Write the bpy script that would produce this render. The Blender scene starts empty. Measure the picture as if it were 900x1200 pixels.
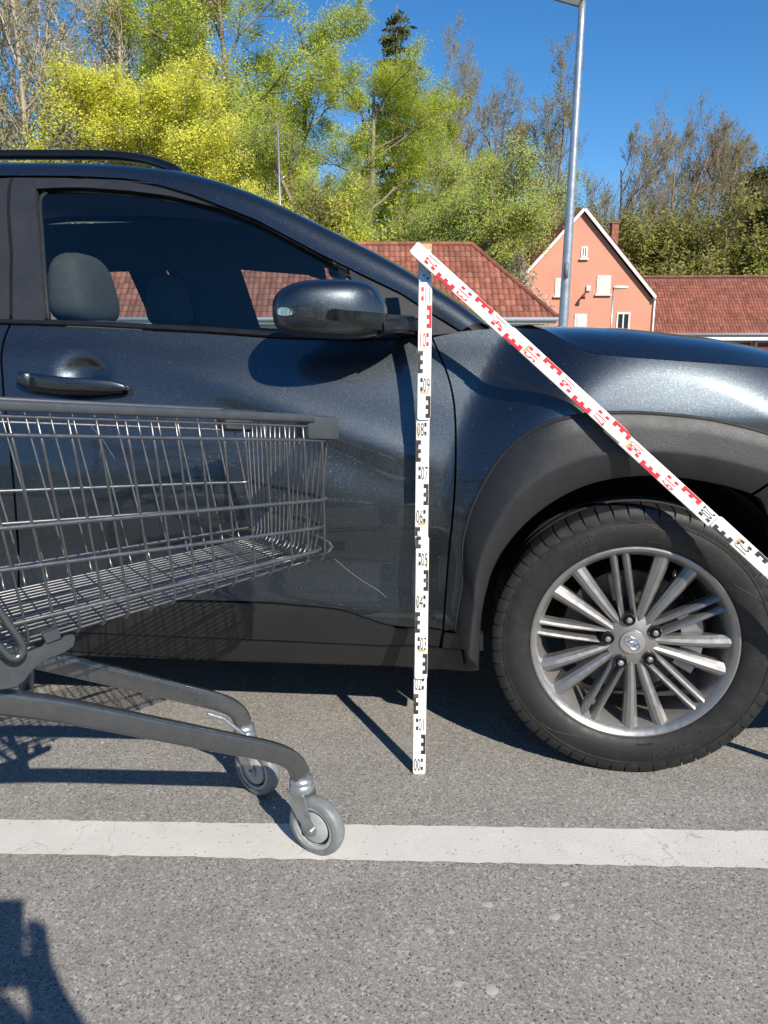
import bpy, bmesh, math, random
import numpy as np
from mathutils import Vector, Matrix, geometry
R = math.radians
scene = bpy.context.scene
COL = scene.collection

# ---------------------------------------------------------------- camera
CAM_H, PITCH, FPX = 1.03, 13.0, 900.0
cam_d = bpy.data.cameras.new("camera"); cam = bpy.data.objects.new("camera", cam_d); COL.objects.link(cam)
cam.location = (0, 0, CAM_H); cam.rotation_euler = (R(90 - PITCH), 0, 0)
cam_d.sensor_fit = 'HORIZONTAL'; cam_d.sensor_width = 36.0; cam_d.lens = 36.0
cam_d.clip_start = 0.02; cam_d.clip_end = 3000
scene.camera = cam

# ---------------------------------------------------------------- sky and sun
SUN_EL, SUN_AZ = 36.3, 151.0           # azimuth clockwise from +Y: behind the camera, to the right
world = bpy.data.worlds.new("World"); scene.world = world; world.use_nodes = True
wn = world.node_tree; wn.nodes.clear()
sky = wn.nodes.new('ShaderNodeTexSky'); sky.sky_type = 'NISHITA'; sky.sun_disc = False
sky.sun_elevation = R(SUN_EL); sky.sun_rotation = R(SUN_AZ)
sky.altitude = 300; sky.air_density = 1.0; sky.dust_density = 0.0; sky.ozone_density = 6.0
bg = wn.nodes.new('ShaderNodeBackground'); bg.inputs['Strength'].default_value = 0.108
wo = wn.nodes.new('ShaderNodeOutputWorld')
hs = wn.nodes.new('ShaderNodeHueSaturation'); hs.inputs['Saturation'].default_value = 1.20
wn.links.new(sky.outputs[0], hs.inputs['Color']); wn.links.new(hs.outputs[0], bg.inputs[0]); wn.links.new(bg.outputs[0], wo.inputs[0])
sun_d = bpy.data.lights.new("sun", 'SUN'); sun = bpy.data.objects.new("sun", sun_d); COL.objects.link(sun)
sun_d.energy = 5.0; sun_d.angle = R(0.53); sun_d.color = (1.0, 0.93, 0.82)
SUN_DIR = Vector((math.sin(R(SUN_AZ)) * math.cos(R(SUN_EL)), math.cos(R(SUN_AZ)) * math.cos(R(SUN_EL)), math.sin(R(SUN_EL))))
sun.rotation_euler = SUN_DIR.to_track_quat('Z', 'Y').to_euler(); sun.location = (20, -40, 40)
vs = scene.view_settings
vs.view_transform = 'Standard'; vs.look = 'None'; vs.gamma = 1.0; vs.use_curve_mapping = False; vs.exposure = 0.42
scene.cycles.max_bounces = 10; scene.cycles.transparent_max_bounces = 24
scene.cycles.sample_clamp_indirect = 6.0

# ---------------------------------------------------------------- measuring: photo pixel -> point in the place
cp, sp = math.cos(R(PITCH)), math.sin(R(PITCH))
def ray(px, py):
    x, y = px - 450.0, py - 600.0
    return np.array([x, FPX * cp - y * sp, -(FPX * sp + y * cp)])
C0 = np.array([0, 0, CAM_H])
def on_y(px, py, Y): d = ray(px, py); return C0 + d * (Y / d[1])
def on_z(px, py, Z): d = ray(px, py); return C0 + d * ((Z - CAM_H) / d[2])

# ---------------------------------------------------------------- materials
MATS = {}
def nodes_of(name):
    m = bpy.data.materials.new(name); m.use_nodes = True; nt = m.node_tree; nt.nodes.clear()
    out = nt.nodes.new('ShaderNodeOutputMaterial'); b = nt.nodes.new('ShaderNodeBsdfPrincipled')
    nt.links.new(b.outputs[0], out.inputs[0]); MATS[name] = m
    return m, nt, b, out
def N(nt, kind, **kw):
    n = nt.nodes.new(kind)
    for k, v in kw.items():
        if k in n.inputs.keys() if hasattr(n.inputs, 'keys') else False: n.inputs[k].default_value = v
        else: setattr(n, k, v)
    return n
def ramp(nt, fac, stops, interp='LINEAR'):
    n = nt.nodes.new('ShaderNodeValToRGB'); n.color_ramp.interpolation = interp
    el = n.color_ramp.elements
    while len(el) < len(stops): el.new(0.5)
    for e, (p, c) in zip(el, stops): e.position = p; e.color = (*c, 1) if len(c) == 3 else c
    nt.links.new(fac, n.inputs[0]); return n
def texco(nt, which='Object', scale=None):
    t = nt.nodes.new('ShaderNodeTexCoord'); o = t.outputs[which]
    if scale is not None:
        mp = nt.nodes.new('ShaderNodeMapping'); mp.inputs['Scale'].default_value = scale if hasattr(scale, '__len__') else (scale,)*3
        nt.links.new(o, mp.inputs[0]); o = mp.outputs[0]
    return o
def noise(nt, co, scale, detail=3, rough=0.55):
    n = nt.nodes.new('ShaderNodeTexNoise'); n.inputs['Scale'].default_value = scale
    n.inputs['Detail'].default_value = detail; n.inputs['Roughness'].default_value = rough
    nt.links.new(co, n.inputs['Vector']); return n
def voro(nt, co, scale, feature='F1'):
    n = nt.nodes.new('ShaderNodeTexVoronoi'); n.feature = feature; n.inputs['Scale'].default_value = scale
    nt.links.new(co, n.inputs['Vector']); return n
def mix(nt, fac, a, b, mode='MIX'):
    n = nt.nodes.new('ShaderNodeMix'); n.data_type = 'RGBA'; n.blend_type = mode
    for i, v in ((0, fac), (6, a), (7, b)):
        if hasattr(v, 'is_output'): nt.links.new(v, n.inputs[i])
        else: n.inputs[i].default_value = v if i == 0 else ((*v, 1) if len(v) == 3 else v)
    return n.outputs[2]
def mth(nt, op, a, b=None, c=None):
    n = nt.nodes.new('ShaderNodeMath'); n.operation = op
    for i, v in enumerate((a, b, c)):
        if v is None: continue
        if hasattr(v, 'is_output'): nt.links.new(v, n.inputs[i])
        else: n.inputs[i].default_value = v
    return n.outputs[0]
def bump(nt, h, strength, dist, bsdf, target='Normal'):
    n = nt.nodes.new('ShaderNodeBump'); n.inputs['Strength'].default_value = strength; n.inputs['Distance'].default_value = dist
    nt.links.new(h, n.inputs['Height']); nt.links.new(n.outputs[0], bsdf.inputs[target]); return n
def plain(name, col, rough=0.5, metal=0.0, var=0.12, vscale=14, bmp=0.0, bscale=300, coat=0.0, spec=0.5, dirt=None):
    """a base colour with soft variation, roughness wear and fine relief"""
    m, nt, b, o = nodes_of(name); co = texco(nt)
    n1 = noise(nt, co, vscale, 5)
    lo = tuple(c * (1 - var) for c in col); hi = tuple(min(1, c * (1 + var)) for c in col)
    cr = ramp(nt, n1.outputs[0], [(0.3, lo), (0.7, hi)])
    colr = cr.outputs[0]
    if dirt:
        n3 = noise(nt, co, vscale * 2.7, 8, 0.7)
        f = ramp(nt, n3.outputs[0], [(0.52, (0, 0, 0)), (0.72, (1, 1, 1))])
        colr = mix(nt, mth(nt, 'MULTIPLY', f.outputs[0], dirt[1]), colr, dirt[0])
    nt.links.new(colr, b.inputs['Base Color'])
    n2 = noise(nt, co, vscale * 3, 4)
    rr = ramp(nt, n2.outputs[0], [(0.3, (max(0, rough - .08),) * 3), (0.7, (min(1, rough + .08),) * 3)])
    nt.links.new(rr.outputs[0], b.inputs['Roughness'])
    b.inputs['Metallic'].default_value = metal; b.inputs['Specular IOR Level'].default_value = spec
    b.inputs['Coat Weight'].default_value = coat; b.inputs['Coat Roughness'].default_value = 0.05
    if bmp:
        n4 = noise(nt, co, bscale, 3); bump(nt, n4.outputs[0], bmp, 0.002, b)
    return m

# car paint: dark blue-grey with metallic flakes under clear coat, dusty
def make_paint():
    m, nt, b, o = nodes_of('car_paint'); co = texco(nt)
    vo = voro(nt, co, 700); n = noise(nt, co, 3, 5)
    base = ramp(nt, n.outputs[0], [(0.3, (0.070, 0.083, 0.095)), (0.7, (0.077, 0.091, 0.104))])
    sep = nt.nodes.new('ShaderNodeSeparateColor'); nt.links.new(vo.outputs['Color'], sep.inputs[0])
    fl = ramp(nt, sep.outputs[0], [(0.0, (0.75,)*3), (0.75, (1.0,)*3), (0.93, (1.25,)*3), (1.0, (1.9,)*3)])
    c1 = mix(nt, 1.0, base.outputs[0], fl.outputs[0], 'MULTIPLY')
    # sparse pollen / dust specks
    v2 = voro(nt, co, 95); s2 = nt.nodes.new('ShaderNodeSeparateColor'); nt.links.new(v2.outputs['Color'], s2.inputs[0])
    near = mth(nt, 'LESS_THAN', v2.outputs['Distance'], 0.075); pick = mth(nt, 'GREATER_THAN', s2.outputs[1], 0.84)
    sp_ = mth(nt, 'MULTIPLY', mth(nt, 'MULTIPLY', near, pick), 0.75)
    c2 = mix(nt, sp_, c1, (0.42, 0.42, 0.40))
    nd = noise(nt, co, 9, 8, 0.7)
    dust = ramp(nt, nd.outputs[0], [(0.45, (0, 0, 0)), (0.8, (0.03,)*3)])
    c3 = mix(nt, dust.outputs[0], c2, (0.20, 0.19, 0.17))
    nt.links.new(c3, b.inputs['Base Color'])
    nt.links.new(mth(nt, 'MULTIPLY', mth(nt, 'SUBTRACT', 1.0, sp_), 1.0), b.inputs['Metallic'])
    b.inputs['Roughness'].default_value = 0.40
    b.inputs['Coat Weight'].default_value = 1.0
    nr = ramp(nt, nd.outputs[0], [(0.4, (0.03,)*3), (0.75, (0.10,)*3)]); nt.links.new(nr.outputs[0], b.inputs['Coat Roughness'])
    # flakes tilt the base layer only
    nm = nt.nodes.new('ShaderNodeBump'); nm.inputs['Strength'].default_value = 0.22; nm.inputs['Distance'].default_value = 0.0006
    nt.links.new(sep.outputs[2], nm.inputs['Height']); nt.links.new(nm.outputs[0], b.inputs['Normal'])
    return m
make_paint()
plain('clad', (0.0150, 0.0156, 0.0168), 0.42, 0, 0.10, 6, 0.35, 900, spec=0.6, dirt=((0.035, 0.035, 0.034), 0.25))
plain('black_trim', (0.008, 0.008, 0.0085), 0.42, 0, 0.1, 8, 0.1, 700)
plain('satin_frame', (0.022, 0.023, 0.026), 0.42, 0, 0.08, 5, 0.05, 900)
plain('gloss_black', (0.006, 0.006, 0.0065), 0.16, 0, 0.1, 8)
plain('rubber_seal', (0.012, 0.012, 0.012), 0.7)
plain('liner', (0.010, 0.010, 0.010), 0.9, 0, 0.3, 20)
plain('cabin', (0.055, 0.06, 0.064), 0.8, 0, 0.1, 8, 0.2, 400)
plain('headliner', (0.22, 0.23, 0.235), 0.9, 0, 0.05, 8)
plain('seat_cloth', (0.052, 0.056, 0.06), 0.85, 0, 0.15, 30, 0.4, 900)
plain('tyre_rubber', (0.0100, 0.0099, 0.0098), 0.60, 0, 0.2, 14, 0.15, 500, dirt=((0.045, 0.042, 0.038), 0.45))
plain('tyre_letter', (0.036, 0.0355, 0.035), 0.5)
plain('alloy', (0.34, 0.335, 0.325), 0.40, 0.8, 0.05, 20, dirt=((0.10, 0.085, 0.07), 0.22))
plain('alloy_bright', (0.50, 0.48, 0.455), 0.34, 0.75, 0.06, 12, dirt=((0.20, 0.165, 0.13), 0.4))
plain('chrome', (0.75, 0.76, 0.78), 0.12, 1.0, 0.03)
plain('brake_steel', (0.10, 0.10, 0.10), 0.45, 0.8, 0.2, 30)
plain('caliper', (0.30, 0.30, 0.30), 0.5, 0.6, 0.2, 30)
plain('lug_black', (0.015, 0.015, 0.016), 0.25)
plain('scratch', (0.22, 0.22, 0.22), 0.6)
plain('staff_white', (0.80, 0.795, 0.765), 0.42, 0, 0.035, 9, 0.05, 120, dirt=((0.55, 0.50, 0.40), 0.25))
plain('staff_wood', (0.52, 0.36, 0.16), 0.6, 0, 0.25, 40)
plain('staff_black', (0.02, 0.02, 0.02), 0.5, dirt=((0.55, 0.5, 0.42), 0.35), vscale=30)
plain('staff_red', (0.72, 0.025, 0.035), 0.45, 0, 0.08, 20)
plain('staff_tan', (0.50, 0.38, 0.16), 0.5)
plain('zinc', (0.46, 0.49, 0.52), 0.38, 0.85, 0.15, 30)
plain('chrome_wire', (0.21, 0.213, 0.218), 0.38, 0.9, 0.12, 40, dirt=((0.16, 0.14, 0.12), 0.35))
plain('cart_grey', (0.046, 0.053, 0.060), 0.40, 0.0, 0.08, 10, 0.10, 600, dirt=((0.14, 0.14, 0.135), 0.18))
plain('cart_tube', (0.17, 0.175, 0.18), 0.30, 0.85, 0.06, 30)
plain('caster_zinc', (0.44, 0.46, 0.47), 0.36, 0.8, 0.2, 30, dirt=((0.16, 0.14, 0.11), 0.5))
plain('caster_tyre', (0.17, 0.18, 0.185), 0.45, 0, 0.15, 30, dirt=((0.36, 0.34, 0.30), 0.35))
plain('caster_hub', (0.36, 0.37, 0.37), 0.45, 0, 0.12, 20, dirt=((0.16, 0.145, 0.125), 0.4))
plain('galv', (0.40, 0.43, 0.46), 0.42, 0.7, 0.15, 8)
plain('lamp_head', (0.16, 0.16, 0.16), 0.5)
plain('lamp_glass', (0.70, 0.70, 0.66), 0.25)
plain('plaster_pink', (0.60, 0.275, 0.190), 0.9, 0, 0.07, 0.6, 0.3, 60, dirt=((0.54, 0.25, 0.175), 0.5))
plain('white_paint', (0.76, 0.76, 0.74), 0.6, 0, 0.05, 3)
plain('shutter', (0.66, 0.65, 0.62), 0.6, 0, 0.05, 4)
plain('cream_wall', (0.62, 0.58, 0.50), 0.9, 0, 0.06, 1, 0.2, 60)
plain('grey_gutter', (0.50, 0.52, 0.54), 0.4, 0.4)
plain('red_door', (0.16, 0.012, 0.018), 0.5)
plain('dark_wood', (0.05, 0.035, 0.03), 0.8)
plain('window_glass', (0.02, 0.025, 0.03), 0.05)
plain('brick', (0.28, 0.11, 0.075), 0.9, 0, 0.25, 6)
plain('skin', (0.55, 0.36, 0.27), 0.55, 0, 0.06, 10)
plain('jacket', (0.03, 0.035, 0.05), 0.9, 0, 0.15, 12)
plain('trousers', (0.05, 0.055, 0.07), 0.9, 0, 0.15, 12)
plain('hair', (0.05, 0.035, 0.025), 0.7)
plain('phone_body', (0.02, 0.02, 0.022), 0.3)
plain('gum', (0.34, 0.335, 0.315), 0.85)
plain('bumper_grey', (0.055, 0.056, 0.058), 0.5)

def make_tile(name, cols, lich):
    m, nt, b, o = nodes_of(name); co = texco(nt)
    g = nt.nodes.new('ShaderNodeNewGeometry')
    cr = ramp(nt, g.outputs['Random Per Island'], cols)
    n = noise(nt, co, 1.1, 6, 0.65)
    dk = ramp(nt, n.outputs[0], [(0.35, (0.72,)*3), (0.65, (1.1,)*3)])
    c = mix(nt, 1.0, cr.outputs[0], dk.outputs[0], 'MULTIPLY')
    n2 = noise(nt, co, 9, 8, 0.75)
    f = ramp(nt, n2.outputs[0], [(0.60, (0, 0, 0)), (0.70, (1, 1, 1))])
    c = mix(nt, mth(nt, 'MULTIPLY', f.outputs[0], lich), c, (0.46, 0.42, 0.36))
    nt.links.new(c, b.inputs['Base Color']); b.inputs['Roughness'].default_value = 0.8
make_tile('tile_red', [(0, (0.21, 0.070, 0.044)), (0.5, (0.285, 0.100, 0.062)), (0.85, (0.35, 0.135, 0.085)), (1, (0.17, 0.068, 0.05))], 0.5)
make_tile('tile_brown', [(0, (0.19, 0.060, 0.040)), (0.5, (0.26, 0.082, 0.050)), (0.85, (0.30, 0.105, 0.065)), (1, (0.14, 0.055, 0.042))], 0.45)

def make_glass(name, tint, refl=1.0):
    m, nt, b, o = nodes_of(name); nt.nodes.remove(b)
    tr = nt.nodes.new('ShaderNodeBsdfTransparent'); tr.inputs[0].default_value = (*tint, 1)
    gl = nt.nodes.new('ShaderNodeBsdfGlossy'); gl.inputs['Roughness'].default_value = 0.01; gl.inputs[0].default_value = (refl, refl, refl, 1)
    fr = nt.nodes.new('ShaderNodeFresnel'); fr.inputs[0].default_value = 1.52
    f2 = mth(nt, 'MULTIPLY', fr.outputs[0], 1.35)
    mx = nt.nodes.new('ShaderNodeMixShader'); nt.links.new(f2, mx.inputs[0]); nt.links.new(tr.outputs[0], mx.inputs[1]); nt.links.new(gl.outputs[0], mx.inputs[2])
    nt.links.new(mx.outputs[0], o.inputs[0])
make_glass('side_glass', (0.80, 0.89, 0.875)); make_glass('screen_glass', (0.66, 0.74, 0.71))
make_glass('lamp_lens', (0.85, 0.87, 0.88))

def make_asphalt():
    m, nt, b, o = nodes_of('asphalt'); co = texco(nt)
    big = noise(nt, co, 0.7, 6, 0.6); med = noise(nt, co, 7, 6, 0.6)
    v1 = voro(nt, co, 240); v2 = voro(nt, co, 520); v3 = voro(nt, co, 120)
    s1 = nt.nodes.new('ShaderNodeSeparateColor'); nt.links.new(v1.outputs['Color'], s1.inputs[0])
    s2 = nt.nodes.new('ShaderNodeSeparateColor'); nt.links.new(v2.outputs['Color'], s2.inputs[0])
    s3 = nt.nodes.new('ShaderNodeSeparateColor'); nt.links.new(v3.outputs['Color'], s3.inputs[0])
    base = ramp(nt, big.outputs[0], [(0.3, (0.236, 0.222, 0.199)), (0.7, (0.276, 0.261, 0.235))])
    st = ramp(nt, s1.outputs[0], [(0.0, (0.70,)*3), (0.3, (0.92,)*3), (0.8, (1.08,)*3), (0.94, (1.22,)*3), (1.0, (1.6,)*3)])
    c = mix(nt, 1.0, base.outputs[0], st.outputs[0], 'MULTIPLY')
    st2 = ramp(nt, s2.outputs[1], [(0.0, (0.70,)*3), (0.5, (1.0,)*3), (1.0, (1.35,)*3)])
    c = mix(nt, 1.0, c, st2.outputs[0], 'MULTIPLY')
    # pits: the dark pores between the stones
    pit = mth(nt, 'MULTIPLY', mth(nt, 'LESS_THAN', v3.outputs['Distance'], 0.26), mth(nt, 'GREATER_THAN', s3.outputs[2], 0.60))
    c = mix(nt, mth(nt, 'MULTIPLY', pit, 0.72), c, (0.035, 0.034, 0.032))
    stone = mth(nt, 'MULTIPLY', mth(nt, 'LESS_THAN', v3.outputs['Distance'], 0.38), mth(nt, 'LESS_THAN', s3.outputs[2], 0.035))
    c = mix(nt, mth(nt, 'MULTIPLY', stone, 0.6), c, (0.44, 0.42, 0.39))
    mm = ramp(nt, med.outputs[0], [(0.3, (0.90,)*3), (0.7, (1.08,)*3)])
    c = mix(nt, 1.0, c, mm.outputs[0], 'MULTIPLY')
    nt.links.new(c, b.inputs['Base Color']); b.inputs['Roughness'].default_value = 0.82
    h = mth(nt, 'ADD', mth(nt, 'MULTIPLY', s1.outputs[1], 0.5), mth(nt, 'MULTIPLY', s2.outputs[0], 0.35))
    h = mth(nt, 'SUBTRACT', h, mth(nt, 'MULTIPLY', pit, 1.1))
    bump(nt, h, 0.5, 0.0022, b)
make_asphalt()
def make_line():
    m, nt, b, o = nodes_of('line_paint'); co = texco(nt)
    n = noise(nt, co, 5, 6, 0.65); base = ramp(nt, n.outputs[0], [(0.3, (0.51, 0.495, 0.455)), (0.7, (0.60, 0.585, 0.545))])
    wob = noise(nt, co, 14, 4); 
    ad = nt.nodes.new('ShaderNodeVectorMath'); ad.operation = 'MULTIPLY_ADD'; nt.links.new(wob.outputs['Color'], ad.inputs[0]); ad.inputs[1].default_value = (0.09,)*3; nt.links.new(co, ad.inputs[2])
    v = voro(nt, ad.outputs[0], 7.5, 'DISTANCE_TO_EDGE')
    n5 = noise(nt, co, 2.6, 2)
    crk = mth(nt, 'MULTIPLY', mth(nt, 'LESS_THAN', v.outputs['Distance'], 0.007), mth(nt, 'GREATER_THAN', n5.outputs[0], 0.55))
    c = mix(nt, mth(nt, 'MULTIPLY', crk, 0.38), base.outputs[0], (0.22, 0.21, 0.20))
    v2 = voro(nt, co, 170); s2 = nt.nodes.new('ShaderNodeSeparateColor'); nt.links.new(v2.outputs['Color'], s2.inputs[0])
    pit = mth(nt, 'MULTIPLY', mth(nt, 'GREATER_THAN', s2.outputs[0], 0.975), mth(nt, 'LESS_THAN', v2.outputs['Distance'], 0.4))
    c = mix(nt, mth(nt, 'MULTIPLY', pit, 0.65), c, (0.18, 0.175, 0.165))
    nd = noise(nt, co, 24, 8, 0.7); dr = ramp(nt, nd.outputs[0], [(0.52, (0,)*3), (0.75, (0.4,)*3)])
    c = mix(nt, dr.outputs[0], c, (0.42, 0.40, 0.37))
    nt.links.new(c, b.inputs['Base Color']); b.inputs['Roughness'].default_value = 0.75
    n3 = noise(nt, co, 190, 3); h = mth(nt, 'SUBTRACT', mth(nt, 'MULTIPLY', n3.outputs[0], 0.8), crk)
    bump(nt, h, 0.5, 0.002, b)
make_line()
def make_ground():
    m, nt, b, o = nodes_of('meadow'); co = texco(nt)
    n = noise(nt, co, 0.25, 8, 0.65); c = ramp(nt, n.outputs[0], [(0.3, (0.09, 0.10, 0.028)), (0.55, (0.13, 0.115, 0.05)), (0.75, (0.10, 0.075, 0.045))])
    nt.links.new(c.outputs[0], b.inputs['Base Color']); b.inputs['Roughness'].default_value = 0.95
    n2 = noise(nt, co, 4, 6); bump(nt, n2.outputs[0], 0.8, 0.2, b)
make_ground()
def make_leaf(name, cols, trans=0.48):
    m, nt, b, o = nodes_of(name); nt.nodes.remove(b)
    g = nt.nodes.new('ShaderNodeNewGeometry'); c = ramp(nt, g.outputs['Random Per Island'], cols)
    d = nt.nodes.new('ShaderNodeBsdfDiffuse'); t = nt.nodes.new('ShaderNodeBsdfTranslucent')
    nt.links.new(c.outputs[0], d.inputs[0]); nt.links.new(c.outputs[0], t.inputs[0])
    mx = nt.nodes.new('ShaderNodeMixShader'); mx.inputs[0].default_value = trans
    nt.links.new(d.outputs[0], mx.inputs[1]); nt.links.new(t.outputs[0], mx.inputs[2]); nt.links.new(mx.outputs[0], o.inputs[0])
make_leaf('leaf_yellow', [(0, (0.74, 0.71, 0.10)), (0.5, (0.85, 0.83, 0.17)), (1, (0.70, 0.76, 0.16))])
make_leaf('leaf_lime', [(0, (0.50, 0.56, 0.075)), (0.5, (0.64, 0.68, 0.11)), (1, (0.46, 0.58, 0.11))])
make_leaf('leaf_willow', [(0, (0.44, 0.52, 0.13)), (0.5, (0.55, 0.62, 0.16)), (1, (0.42, 0.53, 0.14))])
make_leaf('leaf_olive', [(0, (0.30, 0.29, 0.08)), (0.5, (0.40, 0.39, 0.11)), (1, (0.28, 0.30, 0.09))])
make_leaf('leaf_conifer', [(0, (0.09, 0.10, 0.045)), (1, (0.15, 0.16, 0.06))], 0.3)
make_leaf('leaf_dark', [(0, (0.09, 0.10, 0.03)), (1, (0.16, 0.165, 0.045))], 0.3)
make_leaf('blossom', [(0, (0.66, 0.56, 0.50)), (0.7, (0.72, 0.66, 0.60)), (1, (0.42, 0.34, 0.22))], 0.3)
plain('bark_pale', (0.44, 0.365, 0.26), 0.95, 0, 0.25, 3)
plain('bark_brown', (0.26, 0.195, 0.13), 0.95, 0, 0.25, 3)
plain('bark_grey', (0.20, 0.165, 0.115), 0.95, 0, 0.25, 3)

# ---------------------------------------------------------------- mesh helpers
def link(o, parent=None):
    COL.objects.link(o)
    if parent is not None: o.parent = parent
    return o
def mesh(name, V, F, mat, parent=None, smooth=True, normals=None, sharp=None):
    me = bpy.data.meshes.new(name)
    me.from_pydata([tuple(map(float, v)) for v in V], [], [tuple(map(int, f)) for f in F]); me.update()
    if smooth:
        me.polygons.foreach_set('use_smooth', [True] * len(me.polygons))
        if sharp is not None: me.set_sharp_from_angle(angle=R(sharp))
    if normals is not None: me.normals_split_custom_set_from_vertices([tuple(map(float, n)) for n in normals])
    me.materials.append(MATS[mat])
    return link(bpy.data.objects.new(name, me), parent)
def mesh_np(name, V, quads, mat, parent=None, smooth=False):
    me = bpy.data.meshes.new(name); V = np.asarray(V, dtype=np.float32); quads = np.asarray(quads, dtype=np.int32)
    k = quads.shape[1]; me.vertices.add(len(V)); me.vertices.foreach_set('co', V.ravel())
    me.loops.add(quads.size); me.loops.foreach_set('vertex_index', quads.ravel())
    me.polygons.add(len(quads)); me.polygons.foreach_set('loop_start', np.arange(0, quads.size, k, dtype=np.int32))
    me.polygons.foreach_set('use_smooth', np.full(len(quads), smooth)); me.update(calc_edges=True); me.validate()
    me.materials.append(MATS[mat]); return link(bpy.data.objects.new(name, me), parent)
def empty(name, loc=(0, 0, 0), rz=0, label=None, cat=None, group=None):
    o = bpy.data.objects.new(name, None); o.location = loc; o.rotation_euler = (0, 0, rz); COL.objects.link(o)
    o.empty_display_size = 0.1
    if label: tag(o, label, cat, group)
    return o
def tag(o, label=None, cat=None, group=None, kind=None):
    if label: o['label'] = label
    if cat: o['category'] = cat
    if group: o['group'] = group
    if kind: o['kind'] = kind
    return o
class MB:
    def __init__(s): s.V = []; s.F = []
    def add(s, V, F):
        n = len(s.V); s.V += [tuple(v) for v in V]; s.F += [tuple(i + n for i in f) for f in F]; return s
    def box(s, a, b, bev=0):
        s.add(*box_vf(a, b, bev)); return s
    def build(s, name, mat, parent=None, smooth=True, sharp=35): return mesh(name, s.V, s.F, mat, parent, smooth, None, sharp)
def box_vf(a, b, bev=0):
    a = np.array(a, float); b = np.array(b, float)
    if not bev:
        V = [(x, y, z) for z in (a[2], b[2]) for y in (a[1], b[1]) for x in (a[0], b[0])]
        return V, [(0, 2, 3, 1), (4, 5, 7, 6), (0, 1, 5, 4), (2, 6, 7, 3), (0, 4, 6, 2), (1, 3, 7, 5)]
    bm = bmesh.new(); bmesh.ops.create_cube(bm, size=1)
    for v in bm.verts: v.co = Vector([(a[i] + b[i]) / 2 + v.co[i] * (b[i] - a[i]) for i in range(3)])
    bmesh.ops.bevel(bm, geom=bm.edges[:], offset=bev, segments=2, profile=0.5, affect='EDGES')
    bm.verts.index_update(); V = [tuple(v.co) for v in bm.verts]; F = [tuple(v.index for v in f.verts) for f in bm.faces]; bm.free()
    return V, F
def frames(P):
    P = np.asarray(P, float); T = np.gradient(P, axis=0); T /= np.linalg.norm(T, axis=1)[:, None] + 1e-12
    up = np.array([0, 0, 1.0]) if abs(T[0][2]) < 0.9 else np.array([1.0, 0, 0])
    n = np.cross(up, T[0]); n /= np.linalg.norm(n); Ns = [n]
    for i in range(1, len(P)):
        n = Ns[-1] - T[i] * np.dot(Ns[-1], T[i]); n /= np.linalg.norm(n) + 1e-12; Ns.append(n)
    Ns = np.array(Ns); return P, T, Ns, np.cross(T, Ns)
def tube(P, r, n=8, caps=True, sect=None):
    """sweep a circle (or a section of (a, b) offsets) along P; r number or list"""
    P, T, A, B = frames(P); m = len(P); r = np.broadcast_to(np.asarray(r, float), (m,))
    if sect is None: sect = [(math.cos(2 * math.pi * k / n), math.sin(2 * math.pi * k / n)) for k in range(n)]
    n = len(sect); V = []; F = []
    for i in range(m):
        for a, b in sect: V.append(P[i] + (A[i] * a + B[i] * b) * r[i])
    for i in range(m - 1):
        for k in range(n): F.append((i * n + k, i * n + (k + 1) % n, (i + 1) * n + (k + 1) % n, (i + 1) * n + k))
    if caps: F.append(tuple(range(n - 1, -1, -1))); F.append(tuple((m - 1) * n + k for k in range(n)))
    return V, F
def smooth_path(P, per=6):
    P = [np.array(p, float) for p in P]; Q = [2 * P[0] - P[1]] + P + [2 * P[-1] - P[-2]]; out = []
    for i in range(1, len(Q) - 2):
        for k in range(per):
            t = k / per; a, b, c, d = Q[i - 1:i + 3]
            out.append(0.5 * ((2 * b) + (c - a) * t + (2 * a - 5 * b + 4 * c - d) * t * t + (3 * b - a - 3 * c + d) * t ** 3))
    out.append(P[-1]); return np.array(out)
def rrect(w, h, rad, n=3):
    out = []
    for cx, cy, a0 in ((w - rad, h - rad, 0), (-w + rad, h - rad, 90), (-w + rad, -h + rad, 180), (w - rad, -h + rad, 270)):
        for k in range(n + 1):
            a = R(a0 + 90 * k / n); out.append((cx + rad * math.cos(a), cy + rad * math.sin(a)))
    return out
def lathe(prof, n, axis='y'):
    """revolve (r, h) profile round an axis through the origin"""
    V = []; F = []; m = len(prof)
    for k in range(n):
        c, s = math.cos(2 * math.pi * k / n), math.sin(2 * math.pi * k / n)
        for r, h in prof:
            V.append((r * c, h, r * s) if axis == 'y' else ((r * c, r * s, h) if axis == 'z' else (h, r * c, r * s)))
    for k in range(n):
        for i in range(m - 1):
            a, b = k * m + i, ((k + 1) % n) * m + i; F.append((a, b, b + 1, a + 1))
    return V, F
def superell(c, rad, e=0.6, nu=20, nv=14, fn=None):
    V = []; F = []
    def sg(x, p): return math.copysign(abs(x) ** p, x)
    for j in range(nv + 1):
        ph = -math.pi / 2 + math.pi * j / nv
        for i in range(nu):
            th = 2 * math.pi * i / nu
            p = [sg(math.cos(ph), e) * sg(math.cos(th), e), sg(math.cos(ph), e) * sg(math.sin(th), e), sg(math.sin(ph), e)]
            p = [p[k] * rad[k] for k in range(3)]
            if fn: p = fn(p)
            V.append([c[k] + p[k] for k in range(3)])
    for j in range(nv):
        for i in range(nu): F.append((j * nu + i, j * nu + (i + 1) % nu, (j + 1) * nu + (i + 1) % nu, (j + 1) * nu + i))
    return V, F
def grid_faces(nr, nc): return [(i * nc + j, i * nc + j + 1, (i + 1) * nc + j + 1, (i + 1) * nc + j) for i in range(nr - 1) for j in range(nc - 1)]
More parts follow.
